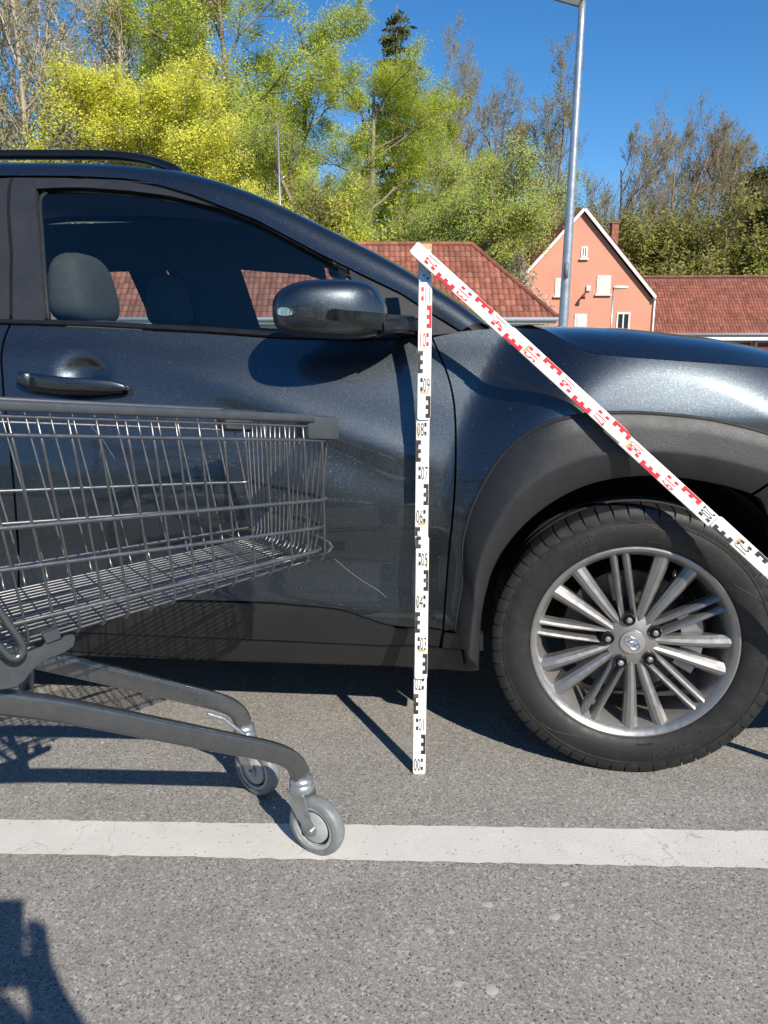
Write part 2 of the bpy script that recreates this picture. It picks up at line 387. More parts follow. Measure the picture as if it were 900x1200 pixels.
def text_vf(body, size, xs=1.0, depth=0.0):
    cu = bpy.data.curves.new('t', 'FONT'); cu.body = body; cu.size = size; cu.align_x = 'CENTER'; cu.align_y = 'CENTER'; cu.extrude = depth; cu.resolution_u = 3
    ob = bpy.data.objects.new('t', cu); COL.objects.link(ob); dg = bpy.context.evaluated_depsgraph_get(); dg.update()
    me = bpy.data.meshes.new_from_object(ob.evaluated_get(dg)); V = [(v.co.x * xs, v.co.y, v.co.z) for v in me.vertices]; F = [tuple(p.vertices) for p in me.polygons]
    bpy.data.objects.remove(ob); bpy.data.curves.remove(cu); bpy.data.meshes.remove(me); return V, F
def sstep(a, b, x): t = np.clip((x - a) / (b - a), 0, 1); return t * t * (3 - 2 * t)
# ================================================================ ground
def ground_z(x, y):
    z = -1.25 * float(sstep(15, 27, y)) - 0.03
    z += 9 * float(sstep(56, 150, y)) + 2.0 * math.sin(x * 0.03) * float(sstep(60, 110, y))
    return z
gx = np.concatenate([np.linspace(-900, -80, 12), np.linspace(-70, 70, 57), np.linspace(80, 900, 12)])
gy = np.concatenate([np.linspace(-600, -40, 8), np.linspace(-30, 150, 91), np.linspace(170, 1600, 14)])
gv = [(x, y, ground_z(x, y)) for y in gy for x in gx]
tag(mesh('ground', gv, grid_faces(len(gy), len(gx)), 'meadow'), kind='structure')
# parking area: one asphalt slab with a thickness
lot = mesh('parking_lot', *box_vf((-34, -30, -0.2), (34, 14.6, 0.0)), 'asphalt', smooth=False); tag(lot, kind='structure')
# painted bay line (turned about 1.3 degrees like in the bay layout), uneven edges
rng = random.Random(3)
pa, pb = on_z(0, 962, 0), on_z(900, 975.5, 0); qa, qb = on_z(0, 1002, 0), on_z(900, 1019.5, 0)
V = []; n = 420
for i in range(n + 1):
    t = -2.2 + 5.4 * i / n; a = pa + (pb - pa) * t; b = qa + (qb - qa) * t
    V += [(a[0], a[1] + rng.gauss(0, 0.0012), 0.004), (b[0], b[1] + rng.gauss(0, 0.0012), 0.004)]
F = [(2 * i, 2 * i + 1, 2 * i + 3, 2 * i + 2) for i in range(n)]
tag(mesh('bay_line', V, F, 'line_paint', smooth=False), kind='structure')
# trodden chewing gum spots on the asphalt
for px, py, s in ((571, 1060, .0105), (650, 1074, .010), (577, 1160, .0105), (503, 1090, .009), (662, 1036, .007), (535, 1152, .008), (208, 1168, .007), (120, 870, .006)):
    c = on_z(px, py, 0.0); k = 11; rr = [s * rng.uniform(.7, 1.2) for _ in range(k)]
    V = [(c[0], c[1], 0.0032)] + [(c[0] + rr[i] * 1.15 * math.cos(2 * math.pi * i / k), c[1] + rr[i] * math.sin(2 * math.pi * i / k), 0.0006) for i in range(k)]
    mesh('gum_spot', V, [(0, 1 + i, 1 + (i + 1) % k) for i in range(k)], 'gum', lot)
# ================================================================ car  (u forward = photo right, v inward, z up)
CAR_X, CAR_Y, CAR_YAW = 0.578, 1.660, -4.5
WIDTH = 1.78
car = empty('parked_car', (CAR_X, CAR_Y, 0), R(CAR_YAW), 'dark blue-grey compact SUV with grey wheel arch cladding parked behind the shopping cart', 'car')
_cy, _sy = math.cos(R(CAR_YAW)), math.sin(R(CAR_YAW))
def to_car(p):
    x, y = p[0] - CAR_X, p[1] - CAR_Y; return np.array([x * _cy + y * _sy, -x * _sy + y * _cy, p[2]])
CO = to_car(C0)
def car_v(px, py, v):
    """where the sight line of a pixel meets the car-parallel plane v"""
    d = ray(px, py); d = np.array([d[0] * _cy + d[1] * _sy, -d[0] * _sy + d[1] * _cy, d[2]])
    return CO + d * ((v - CO[1]) / d[1])
_zt = [(0.10, .17), (0.17, .138), (0.205, .122), (.235, .110), (.28, .094), (.33, .078), (.38, .065), (.43, .074), (.50, .082), (.57, .074), (.64, .076), (.72, .088), (.80, .107),
       (.88, .127), (.93, .145), (.97, .165), (1.01, .190), (1.06, .212), (1.2, .270), (1.34, .340), (1.42, .395), (1.50, .500), (1.6, .75)]
_zz = np.arange(0.0, 1.7, 0.002); _vv = np.interp(_zz, [a for a, b in _zt], [b for a, b in _zt])
_k = np.exp(-0.5 * (np.arange(-30, 31) * 0.002 / 0.016) ** 2); _k /= _k.sum(); _vv = np.convolve(np.pad(_vv, 30, mode='edge'), _k, mode='valid')
H0 = (-1.335, 0.935)    # door handle recess centre (u, z)
def dsurf(u, z):
    """depth of the body side at (u, z)"""
    u = np.asarray(u, float); z = np.asarray(z, float)
    d = np.interp(z, _zz, _vv)
    # shoulder ridge that runs level at the handle and sweeps down towards the front of the door
    zc = 0.985 - 0.25 * sstep(-1.32, -0.36, u)
    amp = 0.0065 * (1 - sstep(-0.62, -0.40, u)) * sstep(-3.2, -2.9, u)
    s = (z - zc); d = d - amp * np.exp(-(s / 0.040) ** 2) + 0.55 * amp * np.exp(-((s + 0.070) / 0.048) ** 2)
    # flares over both wheels
    for uw, keep in ((0.0, .012), (-2.6, .012)):
        uu = u - uw; r = np.sqrt((uu / np.where((uu > 0) == (uw > -1), .80, .55)) ** 2 + (z - 0.334) ** 2)
        kz = np.clip(z - .845, 0, 1); kp = keep + .36 * kz * kz / (kz + .03)
        w = 1 - sstep(0.60, 0.90, r); d = d * (1 - w) + kp * w
    # plan taper to nose and tail
    d = d + 0.34 * np.clip((u - 0.52) / 0.34, 0, 2) ** 2.2 + 0.22 * np.clip((-2.95 - u) / 0.35, 0, 2) ** 2
    # handle recess
    d = d + 0.022 * np.exp(-(((u - H0[0]) / 0.052) ** 2 + ((z - H0[1]) / 0.040) ** 2) ** 1.6)
    # greenhouse narrows a little to the windscreen
    return d
def dnorm(u, z, e=0.003):
    du = (dsurf(u + e, z) - dsurf(u - e, z)) / (2 * e); dz = (dsurf(u, z + e) - dsurf(u, z - e)) / (2 * e)
    n = np.stack([du, -np.ones_like(du), dz], -1); return n / np.linalg.norm(n, axis=-1)[..., None]
def side(px, py, extra=0.0):
    """pixel -> (u, z) on the body side"""
    v = 0.1
    for _ in range(25):
        p = car_v(px, py, v); v = 0.5 * v + 0.5 * (float(dsurf(p[0], p[2])) + extra)
    return (p[0], p[2])
def densify(poly, step):
    out = []
    for i in range(len(poly)):
        a = np.array(poly[i]); b = np.array(poly[(i + 1) % len(poly)]); k = max(1, int(np.linalg.norm(b - a) / step))
        out += [tuple(a + (b - a) * t / k) for t in range(k)]
    return out
def chaikin(poly, closed=False, it=2):
    for _ in range(it):
        out = []; n = len(poly)
        for i in range(n if closed else n - 1):
            a = np.array(poly[i]); b = np.array(poly[(i + 1) % n]); out += [tuple(.75 * a + .25 * b), tuple(.25 * a + .75 * b)]
        poly = out if closed else [tuple(poly[0])] + out + [tuple(poly[-1])]
    return poly
def area(p): return 0.5 * sum(p[i][0] * p[(i + 1) % len(p)][1] - p[(i + 1) % len(p)][0] * p[i][1] for i in range(len(p)))
def panel(name, poly, mat, parent=car, off=0.0, flange=0.018, step=0.02, rnd=0.0025, mirror=True, surf=None):
    """a skin panel: outline in (u, z), pressed onto the body side, edges rolled inward"""
    if area(poly) < 0: poly = poly[::-1]
    B = densify(poly, step * 0.6); nb = len(B); Bn = np.array(B)
    t = np.roll(Bn, -1, 0) - np.roll(Bn, 1, 0); t /= np.linalg.norm(t, axis=1)[:, None] + 1e-9
    outw = np.stack([t[:, 1], -t[:, 0]], -1)
    inset = Bn - outw * 0.0045
    u0, z0 = Bn.min(0); u1, z1 = Bn.max(0)
    gu = np.arange(u0 + step / 2, u1, step); gz = np.arange(z0 + step / 2, z1, step)
    pts = np.array([(u, z) for z in gz for u in gu])
    if len(pts):
        # keep those well inside
        ins = np.zeros(len(pts), bool); x, y = pts[:, 0], pts[:, 1]
        for i in range(nb):
            (ax, ay), (bx, by) = B[i], B[(i + 1) % nb]
            c = ((ay > y) != (by > y)) & (x < (bx - ax) * (y - ay) / (by - ay + 1e-15) + ax); ins ^= c
        dmin = np.full(len(pts), 9.0)
        for i in range(0, nb): dmin = np.minimum(dmin, np.hypot(x - B[i][0], y - B[i][1]))
        pts = pts[ins & (dmin > step * 0.55)]
    allp = [Vector(p) for p in B] + [Vector(p) for p in inset] + [Vector(p) for p in pts]
    ov, oe, of, orig, _, _ = geometry.delaunay_2d_cdt(allp, [(i, (i + 1) % nb) for i in range(nb)], [], 1, 1e-6)
    P = np.array([tuple(v) for v in ov]); isb = np.array([any(k < nb for k in o) for o in orig])
    sf = surf or dsurf
    vv = np.array(sf(P[:, 0], P[:, 1])) + off; nn = dnorm(P[:, 0], P[:, 1]) if surf is None else None
    if nn is None:
        e = .003; du = (sf(P[:, 0] + e, P[:, 1]) - sf(P[:, 0] - e, P[:, 1])) / (2 * e); dz = (sf(P[:, 0], P[:, 1] + e) - sf(P[:, 0], P[:, 1] - e)) / (2 * e)
        nn = np.stack([du, -np.ones_like(du), dz], -1); nn /= np.linalg.norm(nn, axis=-1)[:, None]
    bi = [-1] * nb
    for k, o in enumerate(orig):
        for q in o:
            if q < nb: bi[q] = k
    vv = vv + isb * rnd
    V = [(p[0], v, p[1]) for p, v in zip(P, vv)]; F = []
    for f in of:
        a, b, c = [np.array(V[i]) for i in f[:3]]
        F.append(tuple(f) if np.cross(b - a, c - a)[1] < 0 else tuple(f[::-1]))
    NN = list(nn); base = len(V)
    for q in range(nb):
        k = bi[q]; p = V[k]; o3 = np.array([outw[q][0], 0, outw[q][1]])
        V.append(p); NN.append(o3); V.append((p[0], p[1] + flange, p[2])); NN.append(o3)
    if flange > 0:
        for q in range(nb):
            r = (q + 1) % nb; F.append((base + 2 * q, base + 2 * q + 1, base + 2 * r + 1, base + 2 * r))
    F = [f for f in F if len(set(f)) == len(f)]
    o = mesh(name, V, F, mat, parent, True, NN)
    if mirror: mirrored(o, parent)
    return o
def mirrored(o, parent=car):
    c = o.copy(); COL.objects.link(c); c.parent = parent; c.scale = (1, -1, 1); c.location = (0, WIDTH, 0); return c
S = lambda pts: [side(x, y) for x, y in pts]
# ---- outlines, rear part from the model's known proportions
gap_front = [(505, 395.5), (515, 418), (524, 440), (530, 465), (532.5, 490), (533, 530), (532, 570), (529, 610), (525.5, 640), (521.5, 690), (518, 738)]
gap_low = [(518, 738), (516, 748), (514.5, 757.5)]
gf = chaikin(S(gap_front)); gl = S(gap_low)
gap_rear = [(12.5, 381), (6, 395), (3, 410), (2.5, 430), (5, 465), (11, 510), (16, 555), (20, 600), (22, 650), (23, 700)]
gr_ = chaikin(S(gap_rear))
belt = S([(12.5, 381), (100, 384), (240, 391), (325, 397), (420, 399), (505, 395.5)])
clad_top = S([(23, 702), (150, 703), (300, 704.5), (380, 711.5), (404, 715), (429, 724), (453, 732), (473, 735.5), (518, 738)])
clad_top = chaikin(clad_top)
sill_gap = S([(23, 737), (145, 742.5), (320, 749.5), (450, 755.5), (514.5, 758)])
def shift(poly, du=0, dz=0): return [(u + du, z + dz) for u, z in poly]
# door: body-colour skin
door_poly = belt + gf[1:-1] + clad_top[::-1] + gr_[::-1][1:-1]
panel('front_door', door_poly, 'car_paint', step=0.013)
# door: lower cladding
dc = shift(clad_top, 0, -0.0035) + [(gl[1][0], gl[1][1]), (gl[2][0], gl[2][1])] + sill_gap[::-1][1:]
panel('door_cladding', dc, 'clad', off=-0.006, step=0.02)
# sill under the doors, front arch to rear arch
sg2 = shift(sill_gap, 0, -0.005); e1 = side(561, 786.5); e0 = side(562, 764)
sill_poly = [(-2.12, sg2[0][1])] + sg2 + [e0, e1, side(505, 785), side(450, 780.5), side(215, 771.5), (-1.6, 0.222), (-2.12, 0.222)]
panel('sill', sill_poly, 'clad', off=0.002, step=0.02, flange=0.05)
panel('fender_cladding', S([(520.5, 741.5), (534, 742), (566, 742), (566, 762), (518.5, 758.5)]), 'clad', off=-.004, step=.015)
# rear door and quarter (mostly outside the picture)
rd = [(p[0] - 0.006, p[1]) for p in gr_]
zt, zb = rd[0][1], rd[-1][1]
rear_door = rd[::-1] + [(-2.25, zt + 0.02), (-2.24, .96), (-2.17, .82), (-2.09, .66), (-2.06, .50), (-2.05, zb)]
panel('rear_door', rear_door, 'car_paint', step=0.03)
panel('rear_door_cladding', [(rd[-1][0], zb - .004), (-2.05, zb - .004), (-2.08, sg2[0][1] + .006), (rd[-1][0], sg2[0][1] + .006)], 'clad', off=-0.006, step=0.03)
quarter = [(-2.256, zt + .02), (-2.246, .96), (-2.176, .82)] + [(-2.6 + .52 * math.cos(a) * .85, .334 + .52 * math.sin(a)) for a in np.linspace(.75, math.pi - .1, 22)] + [(-3.22, .40), (-3.28, .62), (-3.27, .9), (-3.2, 1.12)]
panel('rear_quarter', quarter, 'car_paint', step=0.03)
# ---- front fender
arch_out = [(533.5, 739), (536.5, 713), (542.6, 679), (544, 667), (541, 640), (549.5, 603.5), (564, 570), (583, 540), (604, 517), (630, 500), (659, 490), (689, 485), (731, 483), (773, 485), (824, 490), (857.5, 497), (900, 508), (945, 524)]
arch_in = [(561, 786), (563, 750), (564.6, 725), (568, 706), (575.6, 676.7), (585, 657), (592.7, 645), (604, 629), (625.5, 607.7), (651, 588.7), (680, 574), (705.6, 565.5), (739, 560.4), (773, 559), (815.4, 563.4), (857.5, 572), (883, 580), (900, 588.7)]
ao = S(arch_out); ai = [car_v(x, y, -0.008)[[0, 2]] for x, y in arch_in]
ao_s = chaikin(ao, it=2)
front_edge = [(0.44, .775), (0.475, .80), (0.475, .88)]
hood_line = S([(900, 431), (850, 427), (800, 423.5), (760, 420.5), (719, 417), (700, 415), (687, 412), (672, 405), (655, 395), (640, 386.5)])
ftop = S([(600, 384), (560, 386.5), (540, 388.5)])
ftop = [(min(p[0], 1), p[1]) for p in ftop]
zmax = max(p[1] for p in hood_line + ftop)
gf2 = [(p[0] + 0.0050, p[1]) for p in gf]
fender = [gf2[0]] + gf2[1:] + [(gf2[-1][0] + .001, gf2[-1][1])] + [(p[0] + (0.0 if k else 0), p[1]) for k, p in enumerate(ao_s)] + front_edge + [(0.475, hood_line[0][1] - .022)] + hood_line + ftop
panel('front_fender', fender, 'car_paint', step=0.013, flange=0.02)
# ---- wheel arch cladding: lofted ring with an upper sloping band, a crease and a lip
def resample(P, n):
    P = np.array(P, float); s = np.concatenate([[0], np.cumsum(np.linalg.norm(np.diff(P, axis=0), axis=1))]); t = np.linspace(0, s[-1], n)
    return np.stack([np.interp(t, s, P[:, k]) for k in range(P.shape[1])], -1)
def arch(name, outer, inner, mat='clad', mirror=True):
    n = 64; O = resample(chaikin([tuple(p) for p in outer], it=2), n); I = resample(chaikin([tuple(p) for p in inner], it=2), n)
    prof = [(-0.0, .012), (0.0, -.004), (.03, -.0085), (.25, None, .45), (.50, None, .93), (.56, None, 1.02), (.61, None, 1.03), (.80, None, .70), (.95, None, .42), (1.0, None, .25), (1.005, None, .2)]
    V = []; m = len(prof)
    for i in range(n):
        do = float(dsurf(O[i][0], O[i][1]))
        for q in prof:
            w = q[0]; p = O[i] * (1 - w) + I[i] * w
            if q[1] is not None: v = do + q[1]
            else: v = (do - .009) * (1 - q[2]) + (-0.006) * q[2] if w < .56 else (-0.006) * q[2] + .022 * (1 - q[2])
            V.append((p[0], v, p[1]))
        a = V[-1]; V[-1] = (a[0], 0.055, a[2])
    o = mesh(name, V, [(a, b, c, d) for a, b, c, d in grid_faces(n, m)], mat, car, True, None, 50)
    if mirror: mirrored(o)
    return o
cut = car_v(899, 564, -.01)
seam = [np.array([p[0], float(dsurf(p[0], p[1])) - .003, p[1]]) for p in resample(ao_s, 90)]
sm_ = mesh('arch_seal', *tube(seam, .0048, 6), 'rubber_seal', car); mirrored(sm_)
ao_full = ao + [(0.40, .77), (0.445, .71), (0.475, .64), (0.49, .52), (0.49, .42), (0.485, .32)]
ai_full = list(ai) + [np.array(p) for p in ((0.30, .565), (0.335, .47), (0.35, .38), (0.352, .30), (0.35, .22))]
# split into the arch piece and the bumper corner piece at the joint near the picture edge
arch('wheel_arch_cladding', ao, ai[:-1] + [np.array(car_v(884.5, 581, -.008)[[0, 2]])])
def arcpts(r, a0, a1, k, sx=.85): return [(-2.6 + r * sx * math.cos(a), .334 + r * math.sin(a)) for a in np.linspace(a0, a1, k)]
arch('rear_arch_cladding', arcpts(.53, -.2, math.pi + .15, 26), [(-2.6 + .405 * math.cos(a), .334 + .405 * math.sin(a)) for a in np.linspace(-.28, math.pi + .25, 26)])
j0 = np.array(ao[-1]); j1 = np.array(car_v(888, 583, -.008)[[0, 2]])
arch('bumper_corner_cladding', [j0 + (0.004, 0)] + [np.array(p) for p in ao_full[len(ao):]], [j1] + [np.array(p) for p in ai_full[len(ai) - 1:]])
# ---- dark structure behind the panel gaps, wheel housings and underbody
panel('body_shell', [(-2.2, .26), (-2.3, .98), (-0.45, 1.03), (-.30, 1.0), (-.36, .90), (-.44, .7), (-.42, .5), (-.40, .26)], 'liner', off=0.021, flange=.01, step=.04)
panel('fender_shell', [(-.44, 1.012), (-.36, .90), (.25, .92), (.25, .955), (-.05, .99), (-.27, 1.012)], 'liner', off=0.021, flange=.01, step=.03)
for uw in (0.0, -2.6):
    for mv in (0, 1):
        n = 28; V = []
        for i in range(n + 1):
            a = -0.24 + (math.pi + .48) * i / n
            for v in (0.035, 0.34): V.append((uw + 0.40 * math.cos(a), v if not mv else WIDTH - v, .345 + .40 * math.sin(a)))
        F = grid_faces(n + 1, 2) + [tuple(2 * i + 1 for i in range(n + 1))]
        mesh('wheel_housing', V, F, 'liner', car, True, None, 40)
mb = MB(); mb.box((-2.19, .13, .20), (-.42, WIDTH - .13, .34)); mb.box((-.45, .36, .20), (.55, WIDTH - .36, .62)); mb.box((-3.1, .36, .22), (-2.2, WIDTH - .36, .7))
mb.build('underbody', 'liner', car, smooth=False)

# ---- greenhouse
roof_px_lo = [(0, 205.5), (37, 205.5), (90, 206), (150, 209), (190, 217), (225, 227.5), (300, 257), (375, 297), (420, 319), (470, 343), (506, 366.5), (541, 388)]
roof_px_hi = [(0, 192), (60, 192), (130, 194), (207, 200), (225, 203.5), (262, 214), (300, 228), (350, 251), (400, 276), (435, 293.5), (470, 313), (506, 335), (540, 357), (573, 382)]
def surf3(px, py, extra=0.0): u, z = side(px, py, extra); return np.array([u, float(dsurf(u, z)) + extra, z])
lo3 = resample([surf3(*p) for p in roof_px_lo], 60); 
hi3 = resample([surf3(x, y, 0.025) for x, y in roof_px_hi], 60)
lo_rear = np.array([(-3.05, .33, 1.20), (-2.8, .36, 1.33), (-2.4, .37, 1.385), (-2.0, .375, lo3[0][2] + .005), (-1.75, lo3[0][1], lo3[0][2] + .002)])
hi_rear = np.array([(-3.12, .42, 1.30), (-2.85, .43, 1.405), (-2.4, .44, 1.44), (-2.0, .445, hi3[0][2] + .003), (-1.75, hi3[0][1], hi3[0][2])])
LO = np.vstack([smooth_path(np.vstack([lo_rear, lo3[:1]]), 4)[:-1], lo3]); HI = np.vstack([smooth_path(np.vstack([hi_rear, hi3[:1]]), 4)[:-1], hi3])
nL = len(LO); V = []; K = 9
for i in range(nL):
    a, b = LO[i], HI[i]
    for k in range(K):
        w = k / (K - 1); p = a * (1 - w) + b * w
        out = np.array([0, -.72, .69]); p = p + out * (0.017 * 4 * w * (1 - w)); V.append(p)
    V.append(b + np.array([0, .012, -.012]))
    V.insert(len(V) - K - 1, a + np.array([0, .018, .002]))
cr_o = mesh('roof_side_frame', V, grid_faces(nL, K + 2), 'car_paint', car, True, None, 60); mirrored(cr_o)
# roof skin and windscreen: lofts from side to side with a crown
def span(name, edge, mat, crown, fwd=0.0, k=25):
    V = []
    for p in edge:
        for j in range(k):
            s = j / (k - 1); c = 4 * s * (1 - s); c = c ** .8
            V.append((p[0] + fwd * c, p[1] * (1 - s) + (WIDTH - p[1]) * s, p[2] + crown * c))
    return mesh(name, V, grid_faces(len(edge), k), mat, car, True)
iw = int(np.argmin(np.abs(HI[:, 0] - (-0.90))))
edge_r = [p + np.array([0, .010, -.006]) for p in HI[:iw + 1]]; span('roof', edge_r, 'car_paint', .03)
edge_w = [p + np.array([0, .012, -.004]) for p in HI[iw:]]; span('windshield', edge_w, 'screen_glass', .004, .045)
span('headliner', [p + np.array([0, .02, -.035]) for p in HI[4:iw + 1]], 'headliner', .035)
base = edge_w[-1]
span('cowl_panel', [base + np.array(q) for q in ((-.05, .02, -.012), (.02, .01, -.024), (.08, .0, -.040))], 'black_trim', .004, .04)
# roof rail
rp = [surf3(x, y, 0.05) for x, y in ((-60, 182), (0, 181.5), (60, 181.5), (120, 182), (160, 185.5), (185, 191), (203, 197.5), (211, 201.5))]
rp = [np.array([-2.9, .44, 1.40]), np.array([-2.75, .44, 1.455]), np.array([-2.3, .43, 1.49])] + [p for p in rp]
rpath = smooth_path(rp, 6); rr = np.full(len(rpath), 1.0); rr[-6:] = np.linspace(1, .45, 6); rr[:5] = np.linspace(.5, 1, 5)
rail = mesh('roof_rail', *tube(rpath, rr, sect=[(a, b) for a, b in rrect(.017, .012, .008)]), 'gloss_black', car, True, None, 60); mirrored(rail)
# door window: frame, seal, glass
fr_out = [(15, 374), (15.5, 300), (16, 209), (37, 209), (90, 209.5), (150, 212.5), (190, 220), (225, 231), (300, 261), (375, 301.5), (407, 318)]
gl_top = [(42, 221), (70, 219.5), (100, 219.5), (150, 223), (200, 229.5), (260, 244.5), (320, 270), (370, 297), (404, 318)]
O3 = resample([surf3(x, y, -.002) for x, y in fr_out[3:]], 50); I3 = resample([surf3(x, y, -.001) for x, y in gl_top], 50)
V = []
for i in range(50):
    a, b = O3[i], I3[i]; V += [a + (0, .02, 0), a, a * .65 + b * .35 + (0, -.004, .002), b + (0, -.001, 0), b + (0, .022, -.002)]
wf = mesh('window_frame', V, grid_faces(50, 5), 'satin_frame', car, True, None, 45); mirrored(wf)
bp_ = panel('pillar_trim', S([(15, 375.5), (15.5, 300), (16, 209), (37.5, 209), (42, 221), (47, 300), (53, 376.5)]), 'satin_frame', off=-.003, step=.03)
panel('rear_pillar_trim', S([(11, 375.5), (11.5, 300), (12, 209), (-50, 209), (-50, 375.5)]), 'satin_frame', off=-.003, step=.03)
glass_poly = S([(40, 219), (70, 217.5), (100, 217.5), (150, 221), (200, 227.5), (260, 242.5), (320, 268), (370, 295), (408, 319), (412, 330), (430, 345), (440, 392), (320, 390), (180, 383), (54, 378)])
panel('door_glass', glass_poly, 'side_glass', off=.011, flange=.0, step=.03, rnd=0)
rg = [(-1.62, 1.055), (-2.25, 1.09), (-2.55, 1.12), (-2.35, 1.30), (-2.0, 1.345), (-1.62, 1.355)]
panel('rear_door_glass', rg, 'side_glass', off=.011, flange=.0, step=.04, rnd=0)
panel('rear_window_frame', [(-2.25, 1.09), (-2.55, 1.12), (-2.9, 1.22), (-2.75, 1.31), (-2.35, 1.30)], 'black_trim', off=.004, step=.04)
# green edge seals behind the glass
seal = [surf3(x, y, .02) for x, y in ((57, 374), (53, 330), (49, 270), (47, 240), (52, 228), (70, 224), (150, 228.5), (200, 235.5), (260, 250), (320, 275), (370, 301.5), (395, 317))]
so = mesh('window_seal', *tube(smooth_path(seal, 5), .006, 6), 'rubber_seal', car); mirrored(so)
# quarter sail at the mirror foot
panel('mirror_sail', S([(409, 316), (420, 322), (470, 346), (506, 369.5), (538, 389.5), (505, 393), (440, 394), (430, 345), (412, 328)]), 'satin_frame', off=-.002, step=.02)
# belt moulding
bl_lo = [surf3(x, y, -.003) for x, y in ((-160, 375), (12, 379.5), (100, 382.5), (240, 389.5), (325, 395.5), (400, 397.5), (470, 396.5))]
bl_hi = [surf3(x, y, .0) for x, y in ((-160, 369), (12, 373.5), (100, 376), (240, 382.5), (325, 388.5), (400, 391), (470, 393))]
A3, B3 = resample(bl_lo, 40), resample(bl_hi, 40); V = []
for a, b in zip(A3, B3): V += [a + (0, .02, 0), a + (0, .0, 0), a * .7 + b * .3 + (0, -.006, 0), a * .3 + b * .7 + (0, -.006, 0), b + (0, .0, 0), b + (0, .03, 0)]
bm_ = mesh('belt_moulding', V, grid_faces(40, 6), 'black_trim', car, True, None, 40); mirrored(bm_)
# tail: rear screen, tailgate, bumper
span('rear_screen', [np.array(p) for p in ((-3.10, .44, 1.31), (-3.17, .36, 1.20), (-3.24, .30, 1.06))], 'screen_glass', .02, -.06)
span('tailgate', [np.array(p) for p in ((-3.245, .26, 1.06), (-3.28, .24, .9), (-3.27, .24, .7), (-3.2, .26, .62))], 'car_paint', .0, -.07)
span('rear_bumper', [np.array(p) for p in ((-3.2, .26, .62), (-3.30, .22, .58), (-3.31, .22, .4), (-3.24, .26, .26), (-3.0, .26, .22))], 'clad', .0, -.09)
# bonnet
hl = resample(chaikin(hood_line), 40)
he = [np.array([p[0], float(dsurf(p[0], p[1])) + .015, p[1] + .001]) for p in hl]
h0 = he[0]; he = [np.array([.85, .52, .835]), np.array([.79, .37, .855]), np.array([.69, .24, .885]), np.array([.58, .165, .910]), np.array([.475, float(dsurf(.475, h0[2] - .022)) + .012, h0[2] - .021])] + he
bz = he[-1]; NOSE_TOP = smooth_path(he[:5], 5); bonnet_edge = smooth_path(he[:6], 4)[:-1].tolist() + he[5:]
bonnet_edge = [np.array(p) for p in bonnet_edge] + [bz + np.array([-.02, .02, .006])]
V = []; k = 33
for p in bonnet_edge:
    for j in range(k):
        s = j / (k - 1); c = 4 * s * (1 - s)
        zc_ = float(np.interp(p[0], [-.4, -.2, 0, .2, .3, .4, .55, .8], [1.058, 1.055, 1.048, 1.026, 1.008, .985, .945, .862]))
        e_ = 1 - abs(2 * s - 1) ** 9
        V.append((p[0] + (.07 * c * float(sstep(.45, .85, p[0]))), p[1] * (1 - s) + (WIDTH - p[1]) * s, p[2] + (max(zc_ - p[2], .002)) * e_))
mesh('bonnet', V, grid_faces(len(bonnet_edge), k), 'car_paint', car, True)
# nose: one skin lofted from the bonnet edge down to the chin
def nose_pt(t, k):
    """t 0 side .. 1 centre, k 0 top .. 1 chin"""
    top = resample(NOSE_TOP[::-1], 40); i = min(t / .72, 1) * 39; j = int(min(i, 38)); a_ = top[j] + (top[j + 1] - top[j]) * (i - j)
    if t > .72: q = (t - .72) / .28; a_ = np.array([.85 + .07 * (1 - (1 - q) ** 2), .52 + (WIDTH / 2 - .52) * q, .835 + .012 * q])
    z = .80 - .60 * k; uf = float(np.interp(z, [.2, .3, .42, .55, .7, .8], [.80, .885, .93, .945, .935, .91]))
    x = t ** 1.15; v_ = float(dsurf(.47, max(z, .3))) + (WIDTH / 2 - .09) * x; v_ = min(v_, WIDTH / 2) if t < 1 else WIDTH / 2
    b_ = np.array([.475 + (uf - .475) * (1 - (1 - x) ** 2.6) ** (1 / 2.6), v_, z]); w = float(sstep(0, .22, k)); return a_ * (1 - w) + b_ * w
def patch(name, ts, ks, mat, off, both=True):
    for sgn in ((0, 1) if both else (0,)):
        V = []
        for t in ts:
            for k in ks:
                p = nose_pt(t, k); p = p + np.array([.7, -.7 * (1 - t), 0]) * off; V.append((p[0], p[1] if sgn == 0 else WIDTH - p[1], p[2]))
        mesh(name, V, grid_faces(len(ts), len(ks)), mat, car, True, None, 40)
patch('front_bumper', np.linspace(0, 1, 26), np.linspace(0, 1, 18), 'car_paint', 0.0)
patch('daytime_light', np.linspace(.20, .55, 8), np.linspace(.03, .10, 3), 'chrome', .004)
patch('headlight', np.linspace(.16, .42, 8), np.linspace(.34, .52, 4), 'lamp_lens', .010)
patch('headlight_housing', np.linspace(.16, .42, 8), np.linspace(.34, .52, 4), 'chrome', .004)
patch('chin_cladding', np.linspace(.02, 1, 20), np.linspace(.72, .99, 5), 'clad', .006)
patch('grille', np.linspace(.66, 1, 8), np.linspace(.22, .62, 5), 'black_trim', .006)

